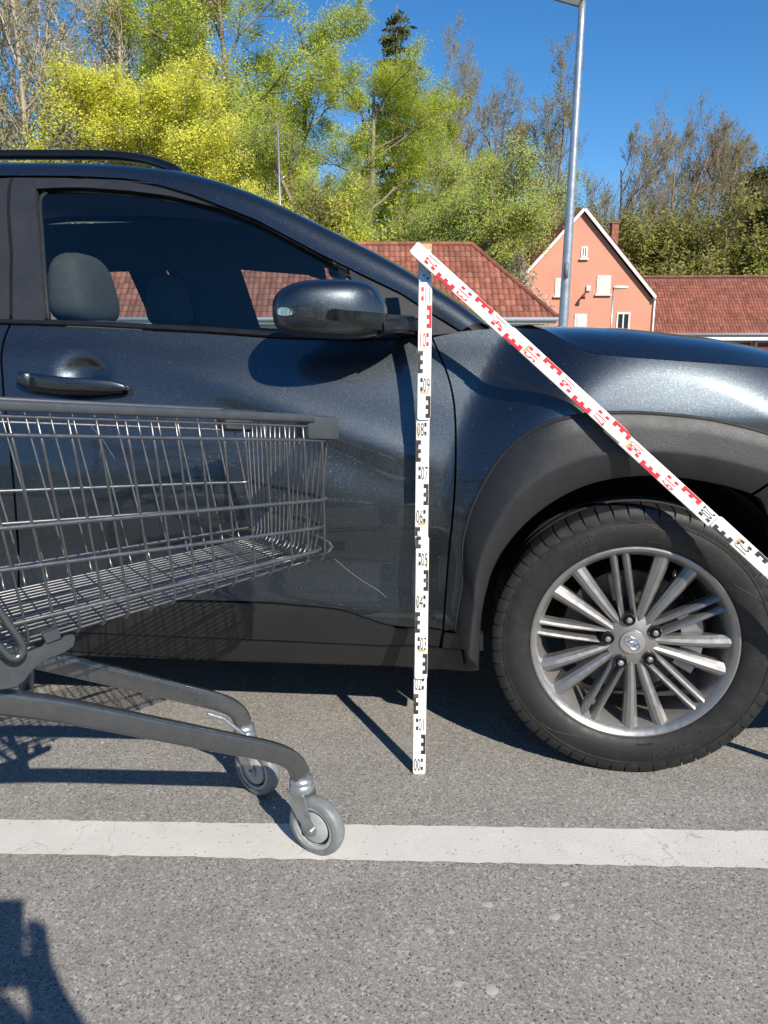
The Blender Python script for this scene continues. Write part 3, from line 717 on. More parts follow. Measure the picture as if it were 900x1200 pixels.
# ---- cabin
mb = MB(); mb.box((-2.9, .30, .34), (-.35, WIDTH - .30, .42)); mb.build('cabin_floor', 'cabin', car, smooth=False)
for sgn in (0, 1):
    f = (lambda v: v) if sgn == 0 else (lambda v: WIDTH - v)
    V = [(u, f(v), z) for u in (-2.6, -1.5, -.42) for v, z in ((.16, .36), (.20, .8), (.245, .99), (.222, 1.035))]
    mesh('door_lining', V, grid_faces(3, 4), 'cabin', car)
    # B pillar lining
    V = [(u, f(v), z) for u in ((-1.66, -1.53) if sgn == 0 else (-1.53, -1.28)) for v, z in ((.24, 1.0), (.31, 1.2), (.38, 1.36), (.43, 1.43))]
    V = [(u + ((1.36 - z) * .22 if sgn else 0), v, z) for u, v, z in V]
    mesh('pillar_lining', V, grid_faces(2, 4), 'cabin', car)
    if sgn: mesh('roof_edge_lining', [(u, f(v), z + dz_) for u, dz_ in ((-2.6, -.02), (-1.3, 0), (-1.0, -.025), (-.92, -.05)) for v, z in ((.335, 1.285), (.42, 1.36), (.455, 1.455))], grid_faces(4, 3), 'cabin', car)
    ii = [i for i in range(iw - 6, len(LO))]
    V = []
    for i in ii:
        for q in (LO[i] + np.array([0, .028, -.004]), HI[i] + np.array([-.01, .03, -.03]), HI[i] + np.array([0, .014, -.012])): V.append((q[0], f(q[1]), q[2]))
    mesh('windscreen_pillar_lining', V, grid_faces(len(ii), 3), 'cabin', car)
    # seats
    cv = f(.50)
    def lean(p): return [p[0] - 0.30 * p[2], p[1], p[2]]
    mesh('seat_back', *superell((-1.35 - .03 * sgn, cv, .80), (.085, .225, .27), .5, 24, 14, lean), 'seat_cloth', car)
    mesh('seat_cushion', *superell((-1.07, cv, .50), (.28, .23, .085), .45, 24, 12), 'seat_cloth', car)
    hr = mesh('headrest', *superell((-1.478 - .03 * sgn, cv, 1.155), (.062, .135, .098), .62, 28, 18, lambda p: [p[0] - .16 * p[2] + (.02 if p[0] < 0 else 0) * (p[2] / .1), p[1] * (1 - .12 * p[2] / .1), p[2]]), 'seat_cloth', car)
    for dv in (-.06, .06): mesh('headrest_post', *tube([(-1.43 - .03 * sgn, cv + dv, 1.0), (-1.455 - .03 * sgn, cv + dv, 1.11)], .007, 8), 'chrome', hr)
mb = MB(); mb.add(*superell((-.33, WIDTH / 2, .90), (.24, .62, .13), .35, 28, 12)); mb.build('dashboard', 'cabin', car)
mb = MB(); mb.add(*superell((-2.15, WIDTH / 2, .62), (.12, .58, .30), .4, 24, 12)); mb.build('rear_bench', 'seat_cloth', car)
th = np.linspace(0, 2 * math.pi, 33); sw = [(-.70 + .06 * math.sin(a), f(.50) + .18 * math.cos(a), .93 + .17 * math.sin(a)) for a in th]
mesh('steering_wheel', *tube(sw, .015, 8, caps=False), 'black_trim', car)
mesh('rear_view_mirror', *superell((-.80, WIDTH / 2, 1.24), (.02, .12, .035), .5), 'black_trim', car)

# ---- door mirror: lofted housing
def mirror_sections():
    # photo silhouettes (x, top y, bottom y) with depth centre and half depth
    rows = [(321.5, 357, 372, .052, .02), (323, 350, 381, .05, .035), (327, 343.5, 388, .048, .05), (335, 336.5, 392, .046, .062), (350, 330, 395, .046, .072), (370, 327.5, 397, .05, .078), (395, 327, 398.5, .058, .08), (418, 328, 398.5, .068, .078), (432, 331, 397, .078, .07), (443, 338, 394, .088, .06), (450, 350, 391, .096, .048), (455, 361, 388, .102, .038)]
    V = []; ns = 28
    for x, yt, yb, vc, hv in rows:
        t = car_v(x, yt, vc); b = car_v(x, yb, vc); cz = (t[2] + b[2]) / 2; hz = (t[2] - b[2]) / 2; u = (t[0] + b[0]) / 2
        for k in range(ns):
            a = 2 * math.pi * k / ns; e = .72
            V.append((u, vc + hv * math.copysign(abs(math.cos(a)) ** e, math.cos(a)), cz + hz * math.copysign(abs(math.sin(a)) ** e, math.sin(a))))
    m = len(rows); F = [(i * ns + k, i * ns + (k + 1) % ns, (i + 1) * ns + (k + 1) % ns, (i + 1) * ns + k) for i in range(m - 1) for k in range(ns)]
    F += [tuple(range(ns))[::-1], tuple((m - 1) * ns + k for k in range(ns))]
    return V, F
mr = mesh('door_mirror', *mirror_sections(), 'car_paint', car, True); mr2 = mirrored(mr)
bm_mod = mr.modifiers.new('s', 'SUBSURF'); bm_mod.levels = 1; bm_mod.render_levels = 1; m2 = mr2.modifiers.new('s', 'SUBSURF'); m2.levels = 1; m2.render_levels = 1
# lower insert and arm
ins = [(381, 371.5, 372.5), (384, 364, 374), (389, 361.5, 375.5), (410, 363.5, 380), (433, 365.5, 385), (455, 368, 388.5), (470, 369.5, 390.5), (486, 371, 392)]
V = []
for x, yt, yb in ins:
    vf = {381: -.028, 384: -.032, 389: -.034, 410: -.024, 433: .002, 455: .05, 470: .11, 486: .17}[x]
    t = car_v(x, yt, vf); b = car_v(x, yb, vf)
    vf += .006; V += [(t[0], vf + .03, t[2] + .002), (t[0], vf, t[2]), (t[0], vf - .001, (t[2] + b[2]) / 2), (b[0], vf, b[2]), (b[0], vf + .03, b[2] - .002)]
mi = mesh('mirror_insert', V, grid_faces(len(ins), 5), 'gloss_black', mr, True, None, 40)
ma = [car_v(440, 384, .06), car_v(455, 382, .09), car_v(472, 381, .15), car_v(492, 381, .215)]
mesh('mirror_arm', *tube(smooth_path(ma, 5), [1.0] * 16, sect=[(a, b) for a, b in rrect(.030, .016, .012)]), 'black_trim', mr, True, None, 50)
V = []
for x, yt, yb in ((326.5, 361, 370), (331, 358.5, 371.5), (338, 359, 371.8), (342, 362, 371), (344, 366, 370)):
    vf = .0015 - .018 * sstep(324, 345, x); t = car_v(x, yt, vf); b = car_v(x, yb, vf); V += [(t[0], vf + .012, t[2] + .001), (t[0], vf - .0125, t[2] - .003), (b[0], vf - .0125, b[2] + .003), (b[0], vf + .012, b[2] - .001)]
mesh('turn_signal', V, grid_faces(5, 4), 'chrome', mr, True, None, 40)
# ---- door handle: grip bar, black lock end, dark bowl edge
def bar(rows, mat, name, parent, off):
    V = []; ns = 14
    for x, yc, hh, dv in rows:
        u, z = side(x, yc); v = float(np.interp(z, _zz, _vv)) - .006 - dv + off
        for k in range(ns):
            a = 2 * math.pi * k / ns; e = .75
            V.append((u, v + .0085 * math.copysign(abs(math.cos(a)) ** e, math.cos(a)), z + hh * math.copysign(abs(math.sin(a)) ** e, math.sin(a))))
    m = len(rows); F = [(i * ns + k, i * ns + (k + 1) % ns, (i + 1) * ns + (k + 1) % ns, (i + 1) * ns + k) for i in range(m - 1) for k in range(ns)]
    F += [tuple(range(ns))[::-1], tuple((m - 1) * ns + k for k in range(ns))]
    return mesh(name, V, F, mat, parent, True)
hd = bar([(45, 444.5, .0165, .022), (60, 446, .0165, .027), (90, 448, .0165, .031), (120, 450, .0155, .029), (140, 451.5, .013, .023), (150, 452.8, .009, .018), (154, 453.6, .005, .014)], 'car_paint', 'door_handle', car, 0)
bar([(26.5, 441, .006, .014), (28.5, 441.5, .0135, .017), (34, 442.5, .0165, .020), (44, 444.2, .0168, .022)], 'car_paint', 'handle_lock_cap', hd, 0)
bar([(28, 449, .009, .004), (40, 453, .011, .008), (80, 457.5, .011, .010), (120, 458.5, .009, .010), (146, 457.5, .006, .006)], 'gloss_black', 'handle_gasket', hd, .004)
# ---- scratch left by the cart corner
def scratch_line(px, r):
    P = [surf3(x, y, -.0004) for x, y in px]; return mesh('scratch', *tube(smooth_path(P, 4), r, 4), 'scratch', car)
scratch_line([(392, 655), (398, 660), (405, 666), (418, 676), (432, 685), (442, 691), (447, 695), (453, 700.5)], .00045)
scratch_line([(104, 497), (118, 512), (126, 524), (134, 537)], .0004)
# ================================================================ wheels (axis along v; local origin at hub, outer face at v = 0)
TR, RR = .334, .2395
def wheel_meshes():
    ms = {}
    # tyre: revolved section; shoulder blocks cut by grooves
    nb = 60; sub = 5; n = nb * sub
    prof = [(.222, .045, 0), (.236, .010, 0), (.2405, .0005, 0), (.246, -.004, 0), (.256, -.0085, 0), (.272, -.0125, 0), (.288, -.0125, 0), (.2990, -.0095, 0), (.3000, -.0110, 0), (.3045, -.0105, 0), (.3055, -.0090, 0),
            (.3110, -.0092, .25), (.3225, -.0074, .7), (.3292, -.0025, .9), (.3325, .0065, 1), (.3338, .030, 1), (.3340, .062, 0), (.3260, .064, 0), (.3260, .072, 0), (.3340, .074, 0), (.3340, .105, .0), (.326, .107, 0), (.326, .117, 0), (.334, .119, 0), (.3335, .165, 0), (.325, .190, 0), (.30, .205, 0), (.24, .20, 0)]
    V = []; F = []; m = len(prof); rg = random.Random(5)
    fr_ = (0.0, .075, .10, .54, .975)
    for k in range(n):
        a = 2 * math.pi * (k // sub + fr_[k % sub]) / nb; ph = 0 if k % sub < 2 else 1
        for r, h, g in prof:
            aa = a + .004 * math.sin(h * 60)
            rr = r - (0.0055 * g if ph == 0 else 0)
            hh = h + (0.0032 * g if ph == 0 and g < .95 else 0)
            V.append((rr * math.cos(aa), hh, rr * math.sin(aa)))
    for k in range(n):
        for i in range(m - 1):
            a, b = k * m + i, ((k + 1) % n) * m + i; F.append((a, b, b + 1, a + 1))
    ms['tyre'] = (V, F, 'tyre_rubber', 30)
    # rim
    prof = [(.2190, .016), (.2225, .009), (.2290, .002), (.2350, -.001), (.2390, .000), (.2405, .005), (.2340, .014)]
    ms['rim_lip'] = (*lathe(prof, 96), 'alloy', 40)
    prof = [(.2195, .015), (.2125, .030), (.2095, .060), (.205, .10), (.203, .16), (.215, .20)]
    ms['rim_barrel'] = (*lathe(prof, 80), 'alloy_bright', 40)
    # hub star and cap
    prof = [(.0, .018), (.030, .018), (.041, .020), (.060, .026), (.0655, .034), (.066, .07), (.0, .07)]
    ms['hub'] = (*lathe(prof, 48), 'alloy', 30)
    prof = [(.0, .0105), (.020, .0115), (.0285, .0135), (.0305, .018), (.031, .022)]
    ms['center_cap'] = (*lathe(prof, 40), 'alloy_bright', 40)
    # slanted letter emblem in an oval ring, standing on the cap
    mb = MB(); t0 = R(-36)
    def em(x, y): return (x * math.cos(t0) - y * math.sin(t0), .0075, x * math.sin(t0) + y * math.cos(t0))
    ring = [em(.0205 * math.cos(a), .0118 * math.sin(a)) for a in np.linspace(0, 2 * math.pi, 41)]
    mb.add(*tube(np.array(ring) + (0, .003, 0), .0013, 6, caps=False))
    for P in ([(-.0125, -.0075), (-.0085, -.0005), (-.0065, .0075)], [(.0065, -.0075), (.0085, .0005), (.0125, .0075)], [(-.0085, -.0012), (.0, .0018), (.0085, .0008)]):
        mb.add(*tube(np.array([em(x, y) for x, y in P]) + (0, .0035, 0), [.0019, .0023, .0019], 6))
    ms['emblem'] = (mb.V, mb.F, 'chrome', 40)
    # spokes: quarter pairs of wide blades and thin twin bars
    def spoke(w_in, w_out, off_in, off_out, ridge, wid_rim):
        rs = [.052, .075, .105, .140, .175, .205, .2215]; V = []
        for i, r in enumerate(rs):
            t = (r - rs[0]) / (rs[-1] - rs[0]); w = w_in + (w_out - w_in) * t; o = off_in + (off_out - off_in) * t ** 1.15
            v0 = .024 - .016 * math.sin(math.pi * min(1, t * 1.05) * .5) + .004 * t
            for a, b in ((-w, .032), (-w, .010), (-w * .55, .002), (0, ridge), (w * .55, .002), (w, .010), (w * .9, .032)): V.append((r, v0 + b, o + a))
        m = 7; F = grid_faces(len(rs), m); F.append(tuple((len(rs) - 1) * m + k for k in range(m))); return V, F
    ms['wide'] = spoke(.0100, .0185, .0105, .0375, -.0015, 0)
    ms['wide2'] = spoke(.0100, .0185, -.0105, -.0375, -.0015, 0)
    ms['thin'] = spoke(.0062, .0090, .0140, .0140, -.002, 0)
    ms['thin2'] = spoke(.0062, .0090, -.0140, -.0140, -.002, 0)
    # lug bolt
    prof = [(.0, .016), (.005, .015), (.0055, .011), (.0095, .0105), (.0098, .017), (.0130, .012), (.0155, .015), (.0162, .022), (.0162, .045)]
    ms['lug'] = (*lathe(prof, 20), 'lug_black', 30)
    ms['lug_head'] = (*lathe([(.0, .0105), (.0045, .0108), (.0068, .0125), (.0078, .017)], 6), 'caster_zinc', 20)
    prof = [(.06, .075), (.075, .075), (.085, .095), (.155, .095), (.156, .118), (.06, .118)]
    ms['disc'] = (*lathe(prof, 64), 'brake_steel', 30)
    return ms
WM = wheel_meshes()
def rot_y(V, a):
    c, s = math.cos(a), math.sin(a); return [(x * c - z * s, y, x * s + z * c) for x, y, z in V]
def arc_text(body, r, a_mid, size, xs, inward, up=True):
    """raised letters round the sidewall; each glyph stands on its radius"""
    mb = MB(); adv = []
    W = {'I': .35, 'i': .32, 'l': .3, ' ': .40, '/': .40, '1': .55, 'W': .9, 'w': .8, 'U': .72, 'H': .75, 'P': .66, 'R': .7}
    adv = [W.get(c, .62) * size * xs for c in body]; tot = sum(adv); x = -tot / 2
    for c, w in zip(body, adv):
        xm = x + w / 2; x += w
        if c == ' ': continue
        V, F = text_vf(c, size, xs, .0005)
        if not V: continue
        a = (a_mid - xm / r) if up else (a_mid + xm / r)
        er = np.array([math.cos(a), 0, math.sin(a)]); et = np.array([math.sin(a), 0, -math.cos(a)])
        if not up: er = -er; et = -et
        ctr = np.array([math.cos(a), 0, math.sin(a)]) * r
        mb.add([tuple(ctr + et * vx + er * vy + np.array([0, inward - vz, 0])) for vx, vy, vz in V], F)
    return mb
def build_wheel(u, near=True, detail=True):
    V, F, mat, sh = WM['rim_barrel']
    wh = mesh('wheel', V, F, mat, car, True, None, sh); wh.location = (u, 0.006, TR)
    for k, nm in (('tyre', 'tyre'), ('rim_lip', 'rim_lip'), ('hub', 'hub'), ('center_cap', 'center_cap'), ('emblem', 'emblem'), ('disc', 'brake_disc')):
        V, F, mat, sh = WM[k]; mesh(nm, V, F, mat, wh, True, None, sh)
    for k in range(5):
        a = R(66 - 72 * k); b = R(29.5 - 72 * k)
        for key, aa in (('wide', a), ('wide2', a), ('thin', b), ('thin2', b)):
            V, F = WM[key]; mesh('spoke', rot_y(V, aa), F, 'alloy', wh, True, None, 22)
        p = (.0575 * math.cos(b), 0, .0575 * math.sin(b))
        V, F, mat, sh = WM['lug']; mesh('lug_bolt', [(x + p[0], y + p[1], z + p[2]) for x, y, z in V], F, mat, wh, True, None, sh)
        V, F, mat, sh = WM['lug_head']; mesh('lug_bolt_head', [(x + p[0], y + p[1] - .004, z + p[2]) for x, y, z in V], F, mat, wh, True, None, sh)
    # brake caliper behind the spokes
    V = []
    for a in np.linspace(R(-30), R(35), 9):
        for r, h in ((.118, .07), (.118, .05), (.168, .048), (.176, .07), (.176, .12)): V.append((r * math.cos(a), h, r * math.sin(a)))
    mesh('brake_caliper', V, grid_faces(9, 5), 'caliper', wh, True, None, 30)
    mesh('valve', *tube([(.2 * math.cos(R(66)), .02, .2 * math.sin(R(66))), (.19 * math.cos(R(66)), -.004, .19 * math.sin(R(66)))], .0042, 8), 'lug_black', wh)
    if detail:
        for body, r, a, s, xs, up in (('Gowin UHP', .2815, 124, .0200, 1.05, True), ('215/55R17 98H', .2570, 122, .0125, .85, True), ('FORTUNA', .2790, -68, .0200, 1.05, False), ('M+S', .262, -28, .011, .9, False), ('TUBELESS', .2560, 84, .0070, .9, True), ('EXTRA LOAD', .2530, -80, .0068, .9, False)):
            mb = arc_text(body, r, R(a), s, xs, -.0134 if r > .27 else -.0100, up); mb.build('tyre_lettering', 'tyre_letter', wh, smooth=False)
        for a0, a1, r0, r1 in ((96, 62, .299, .262), (40, 22, .262, .299), (170, 158, .296, .262), (-30, -52, .298, .262), (-110, -135, .262, .296)):
            P = [((r0 + (r1 - r0) * (3 * t * t - 2 * t ** 3)) * math.cos(R(a0 + (a1 - a0) * t)), -.0126 + .003 * abs(t - .5), (r0 + (r1 - r0) * (3 * t * t - 2 * t ** 3)) * math.sin(R(a0 + (a1 - a0) * t))) for t in np.linspace(0, 1, 12)]
            mesh('sidewall_rib', *tube(P, .0008, 4), 'tyre_letter', wh)
    return wh
w0 = build_wheel(0.0); w0.scale = (.985,) * 3; w0.location.z = TR * .985; w0.rotation_euler = (0, 0, R(-4.5))
def copy_wheel(src, loc, rz):
    c = src.copy(); COL.objects.link(c); c.parent = car; c.location = loc; c.rotation_euler = (0, 0, rz)
    for ch in src.children:
        d = ch.copy(); COL.objects.link(d); d.parent = c
    return c
TZ = TR * .985
copy_wheel(w0, (-2.6, .006, TZ), 0); copy_wheel(w0, (0, WIDTH, TZ), math.pi - R(4.5)); copy_wheel(w0, (-2.6, WIDTH, TZ), math.pi)
# ================================================================ folding levelling staff: base on the asphalt, bent at 1.2 m, far end back on the ground
staff = empty('folding_levelling_staff', (0.08436, 1.66264, 0), 0, 'folded white levelling staff with black and red scale, upright then slanting across the fender', 'levelling staff')
SO = np.array([0.08436, 1.66264, 0.0]); LE = R(6.5)
upA = np.array([0.0062, math.sin(LE), math.cos(LE)]); upA /= np.linalg.norm(upA)
az, el = R(-18), R(-40.77)
upB = np.array([math.cos(el) * math.cos(az), math.cos(el) * math.sin(az), math.sin(el)])
P12A = upA * 1.2; P12B = np.array([0.0875, 1.775, 1.1985]) - SO
HW, TH = 0.0152, 0.0055
def staff_frame(s):
    if s is None: return None
def basis(up):
    nrm = np.array([0, -1.0, 0]); nrm = nrm - up * np.dot(nrm, up); nrm /= np.linalg.norm(nrm); right = np.cross(up, nrm); right = right / np.linalg.norm(right); return right, nrm
rA, nA = basis(upA); rB, nB = basis(upB)
# (start, end, on the upright leg?, lift towards the viewer)
segs = [(0.0, .272, True, 0), (.238, .578, True, 1), (.552, .872, True, 0), (.846, 1.150, True, 1), (1.170, 1.478, False, 0), (1.452, 1.790, False, 1), (1.745, 2.075, False, 0), (2.045, 2.37, False, 1), (2.34, 2.68, False, 0), (2.65, 3.02, False, 1)]
LIFT = 0.0058
def place(s, x, d, leg):
    o, up, r, n = (np.zeros(3), upA, rA, nA) if leg else (P12B - upB * 1.2, upB, rB, nB)
    return o + up * s + r * x + n * d
jit = [0, .0012, -.001, .0009, 0, -.0016, .0012, -.0012, .001, 0]
def seg_at(s, leg):
    """outermost segment that shows at s"""
    best = None
    for i, (a, b, l, k) in enumerate(segs):
        if l == leg and a - 1e-6 <= s <= b + 1e-6 and (best is None or k > segs[best][3]): best = i
    return best
seg_obj = []
for i, (a, b, leg, k) in enumerate(segs):
    d0 = LIFT * k; mbs = MB()
    V = []
    ring = rrect(HW, TH / 2, .0018, 2)
    # body with rounded ends
    rows = [(a, .80), (a + .003, .96), (a + .008, 1.0), (b - .008, 1.0), (b - .003, .96), (b, .80)]
    for s, w in rows:
        for x, d in ring: V.append(place(s, x * w + jit[i], d + d0 + TH / 2, leg))
    n = len(ring); F = [(q * n + j, q * n + (j + 1) % n, (q + 1) * n + (j + 1) % n, (q + 1) * n + j) for q in range(len(rows) - 1) for j in range(n)]
    F += [tuple(range(n))[::-1], tuple((len(rows) - 1) * n + j for j in range(n))]
    so_ = mesh('staff_segment', V, F, 'staff_white', staff, True, None, 40); seg_obj.append(so_)
    # bare wood showing on the worn long edges
    for sgn in (-1, 1):
        V = [place(s, sgn * (HW + .0004) + jit[i], d + d0, leg) for s in (a + .006, b - .006) for d in (.0008, TH - .0010)]
        mesh('worn_edge', V, [(0, 1, 3, 2)], 'staff_wood', so_, False)
def mark(cells, name, mat, parent, i):
    """flat printed cells (s0, s1, x0, x1)"""
    leg = segs[i][2]; d = LIFT * segs[i][3] + TH + .00035; mb = MB()
    for s0, s1, x0, x1 in cells:
        mb.add([place(s0, x0 + jit[i], d, leg), place(s0, x1 + jit[i], d, leg), place(s1, x1 + jit[i], d, leg), place(s1, x0 + jit[i], d, leg)], [(0, 1, 2, 3)])
    return mb.build(name, mat, parent, False)
def split_cells(cells, leg):
    out = {}
    for s0, s1, x0, x1 in cells:
        cuts = [s0, s1] + [e for a, b, l, k in segs if l == leg for e in (a, b) if s0 < e < s1]
        cuts.sort()
        for p, q in zip(cuts[:-1], cuts[1:]):
            if q - p < .0004: continue
            i = seg_at((p + q) / 2, leg)
            if i is not None: out.setdefault(i, []).append((p, q, x0, x1))
    return out
for dm in range(0, 30):
    b = dm * .1; red = 10 <= dm < 20; mat = 'staff_red' if red else 'staff_black'; leg = b < 1.15 and dm < 12
    sg = 1 if dm % 2 == 0 else -1        # E on the right for even decimetres
    X = lambda p, q: (min(sg * p, sg * q), max(sg * p, sg * q))
    out_, mid_, in_ = HW - .0008, HW - .0062, HW - .0118
    cells = []
    cells.append((b + .050, b + .099, *X(mid_, out_)))
    for k in (0, 2, 4): cells.append((b + .050 + k * .0098, b + .050 + (k + 1) * .0098, *X(in_, mid_ + .0002)))
    sq = [(b + .010, b + .0195, *X(in_, mid_)), (b + .030, b + .0395, *X(in_, mid_))]
    for i, c in split_cells(cells, leg).items(): mark(c, 'scale_block', mat, seg_obj[i], i)
    for c0 in sq:
        for i, c in split_cells([c0], leg).items(): mark(c, 'scale_square', mat, seg_obj[i], i)
    for i, c in split_cells([(b + .0996, b + .1002, -HW + .001, HW - .001)], leg).items(): mark(c, 'decimetre_line', 'staff_red' if red else 'staff_black', seg_obj[i], i)
    # numeral
    i = seg_at(b + .022, leg)
    if i is not None:
        V, F = text_vf('%02d' % dm, .044, .37, 0); d = LIFT * segs[i][3] + TH + .00045; cx = -sg * .0052
        Q = [tuple(place(b + .022 + y, x + cx + jit[i], d, leg)) for x, y, z in V]
        mesh('numeral', Q, F, mat, seg_obj[i], False)
        if dm in (3, 4, 5, 6, 8, 9, 15, 18, 21): mark([(b + .004, b + .010, *X(in_ - .012, mid_))] if dm % 3 == 0 else [(b + .004, b + .030, *((-sg * .012, -sg * .0085) if sg < 0 else (-.012, -.0085)))], 'worn_patch', 'staff_tan', seg_obj[i], i)
# hinge: zinc plates and rivets joining the two legs, wooden top end
mbh = MB(); V = []
hp = mesh('hinge_plate', [tuple(place(s, x, d, True)) for s in (1.132, 1.222) for x, d in rrect(HW * .93, .0030, .001, 1)], [(j, (j + 1) % 8, 8 + (j + 1) % 8, 8 + j) for j in range(8)] + [tuple(range(8))[::-1], tuple(range(8, 16))], 'zinc', staff, False)
for s, x in ((1.150, -.006), (1.160, .006), (1.208, -.004), (1.214, .006), (1.166, -.002)):
    c = place(s, x, .0032, True); V, F = superell((0, 0, 0), (.0028, .0028, .0028), 1.0, 8, 6); mesh('rivet', [tuple(c + np.array(v)) for v in V], F, 'brake_steel', hp)
mesh('wooden_end', [tuple(place(s, x, d, True)) for s in (1.10, 1.238) for x, d in rrect(HW * .95, .0028, .001, 1)], [], 'staff_wood', staff) if False else None
we = [tuple(place(s, x, d - .0035, True)) for s in (1.13, 1.236) for x, d in rrect(HW, .0026, .001, 1)]
mesh('wooden_end', we, [(j, (j + 1) % 8, 8 + (j + 1) % 8, 8 + j) for j in range(8)] + [tuple(range(8))[::-1], tuple(range(8, 16))], 'staff_wood', staff, False)
# ================================================================ shopping cart (p forward along the cart, q to its left = towards the car)
CA = R(38.0); CX, CY = -0.092, 1.40
cart = empty('shopping_cart', (CX, CY, 0), CA, 'grey wire shopping cart standing in front of the car door', 'shopping cart')
_ch, _sh = math.cos(CA), math.sin(CA)
def cart_plane(px, py, q):
    d = ray(px, py); o = C0 - np.array([CX, CY, 0]); o = np.array([o[0] * _ch + o[1] * _sh, -o[0] * _sh + o[1] * _ch, o[2]]); d = np.array([d[0] * _ch + d[1] * _sh, -d[0] * _sh + d[1] * _ch, d[2]])
    return o + d * ((q - o[1]) / d[1])
def rolled(o):
    for v in o.data.vertices: v.co.z += ROLL * v.co.y
    return o
PR = -.84                                     # rear end of the basket
W0 = .337
def zfan(zf, zr): return lambda p: zf + (zr - zf) * (p / -.568)
ROLL = -.040      # the floor under the cart falls a little towards the car
z_top = zfan(.876, .934); z_two = zfan(.841, .899); z_r1 = zfan(.730, .770); z_r2 = zfan(.676, .709); z_r3 = zfan(.630, .624); z_fl = zfan(.606, .578)
def wall(p, z):
    """inset of the basket wall at height z: narrower below"""
    t = np.clip((z_two(p) - z) / .26, 0, 1.3); return .038 * t
def qn(p, z): return .0875 * p + wall(p, z)
def qf(p, z): return W0 - .0875 * p - wall(p, z)
def fr(z): return -.010 * np.clip((.841 - z) / .23, 0, 1.2)      # front wall leans back a little below
def hoop(zf, r, name, mat='chrome_wire', inset=0.0, n=8, z0=PR):
    """U-shaped rail: back along the near side, round the nose, back along the far side"""
    c = .022; P = []
    for p in np.linspace(z0, -c, 12): P.append((p + fr(zf(p)), qn(p, zf(p)) + inset, zf(p)))
    for a in np.linspace(0, math.pi / 2, 6)[1:]: P.append((-c + c * math.sin(a) + fr(zf(0)) - inset, qn(0, zf(0)) + inset + c * (1 - math.cos(a)), zf(0)))
    for t in np.linspace(.1, .9, 6): P.append((fr(zf(0)) - inset, (qn(0, zf(0)) + c) * (1 - t) + (qf(0, zf(0)) - c) * t, zf(0)))
    for a in np.linspace(0, math.pi / 2, 6): P.append((-c + c * math.cos(a) + fr(zf(0)) - inset, qf(0, zf(0)) - inset - c + c * math.sin(a), zf(0)))
    for p in np.linspace(-c, z0, 12)[1:]: P.append((p + fr(zf(p)), qf(p, zf(p)) - inset, zf(p)))
    return rolled(mesh(name, *tube(P, r, n), mat, cart))
hoop(zfan(.866, .924), .0026, 'rim_wire'); hoop(z_two, .0030, 'rim_rail')
for zf, r in ((z_r1, .0035), (z_r2, .0035), (z_r3, .0037)): hoop(zf, r, 'basket_rail', inset=-.003)
# cross wires: down the near wall, under the floor, up the far wall
rb = .026
def cross(p, dp):
    zt = z_two(p) + .026; zb = z_fl(p); P = []
    def pt(z, near): return np.array([p + dp * (1 - (z - zb) / (zt - zb)), qn(p, z) if near else qf(p, z), z])
    for z in np.linspace(zt, zb + rb, 7): P.append(pt(z, True))
    a0 = P[-1]
    for a in np.linspace(0, math.pi / 2, 5)[1:]: P.append(np.array([a0[0], a0[1] + rb * (1 - math.cos(a)), a0[2] - rb * math.sin(a)]))
    b0 = pt(zb + rb, False)
    for t in np.linspace(.15, .85, 5): P.append(np.array([a0[0], (a0[1] + rb) * (1 - t) + (b0[1] - rb) * t, zb]))
    for a in np.linspace(0, math.pi / 2, 5): P.append(np.array([b0[0], b0[1] - rb + rb * math.sin(a), zb + rb - rb * math.cos(a)]))
    for z in np.linspace(zb + rb, zt, 7)[1:]: P.append(pt(z, False))
    return P
rc = random.Random(11)
for i in range(20):
    p = -.030 - i * .0405 + rc.uniform(-.002, .002)
    rolled(mesh('cross_wire', *tube(cross(p, .028 + .03 * i / 20), .0022, 6), 'chrome_wire', cart))
# long wires: along the floor and up the front wall
NLW = 17
for i in range(NLW):
    t = (i + .5) / NLW; P = []
    def ql(p, z): a, b = qn(p, z) + .006, qf(p, z) - .006; return a + (b - a) * t
    for p in np.linspace(PR, -rb, 9): P.append((p, ql(p, z_fl(p)), z_fl(p) + .0038))
    z0 = z_fl(0) + .0038
    for a in np.linspace(0, math.pi / 2, 5)[1:]: P.append((-rb + rb * math.sin(a) + fr(z0) - .004, ql(0, z0), z0 + rb * (1 - math.cos(a))))
    for z in np.linspace(z0 + rb, z_two(0) + .022, 6)[1:]: P.append((fr(z) - .004, ql(0, z), z))
    rolled(mesh('long_wire', *tube(P, .0022, 6), 'chrome_wire', cart))
# rim sleeves and corner bumpers
for near in (True, False):
    f = qn if near else qf; sgn = -1 if near else 1
    P = [(p, f(p, z_top(p)) + sgn * .003, z_top(p) + .004) for p in np.linspace(PR, -.050, 12)]
    rolled(mesh('rim_sleeve', *tube(P, 1.0, sect=[(a, b) for a, b in rrect(.0085, .0075, .005)]), 'cart_grey', cart, True, None, 50))
    q0 = f(0, .84)
    V, F = box_vf((-.062, -.012, -.021), (.006, .030, .021), .005)
    cb = rolled(mesh('corner_bumper', [(x, q0 + (y if near else -y), z + z_top(0) - .012 - x * .10) for x, y, z in V], F, 'cart_grey', cart, True, None, 40))
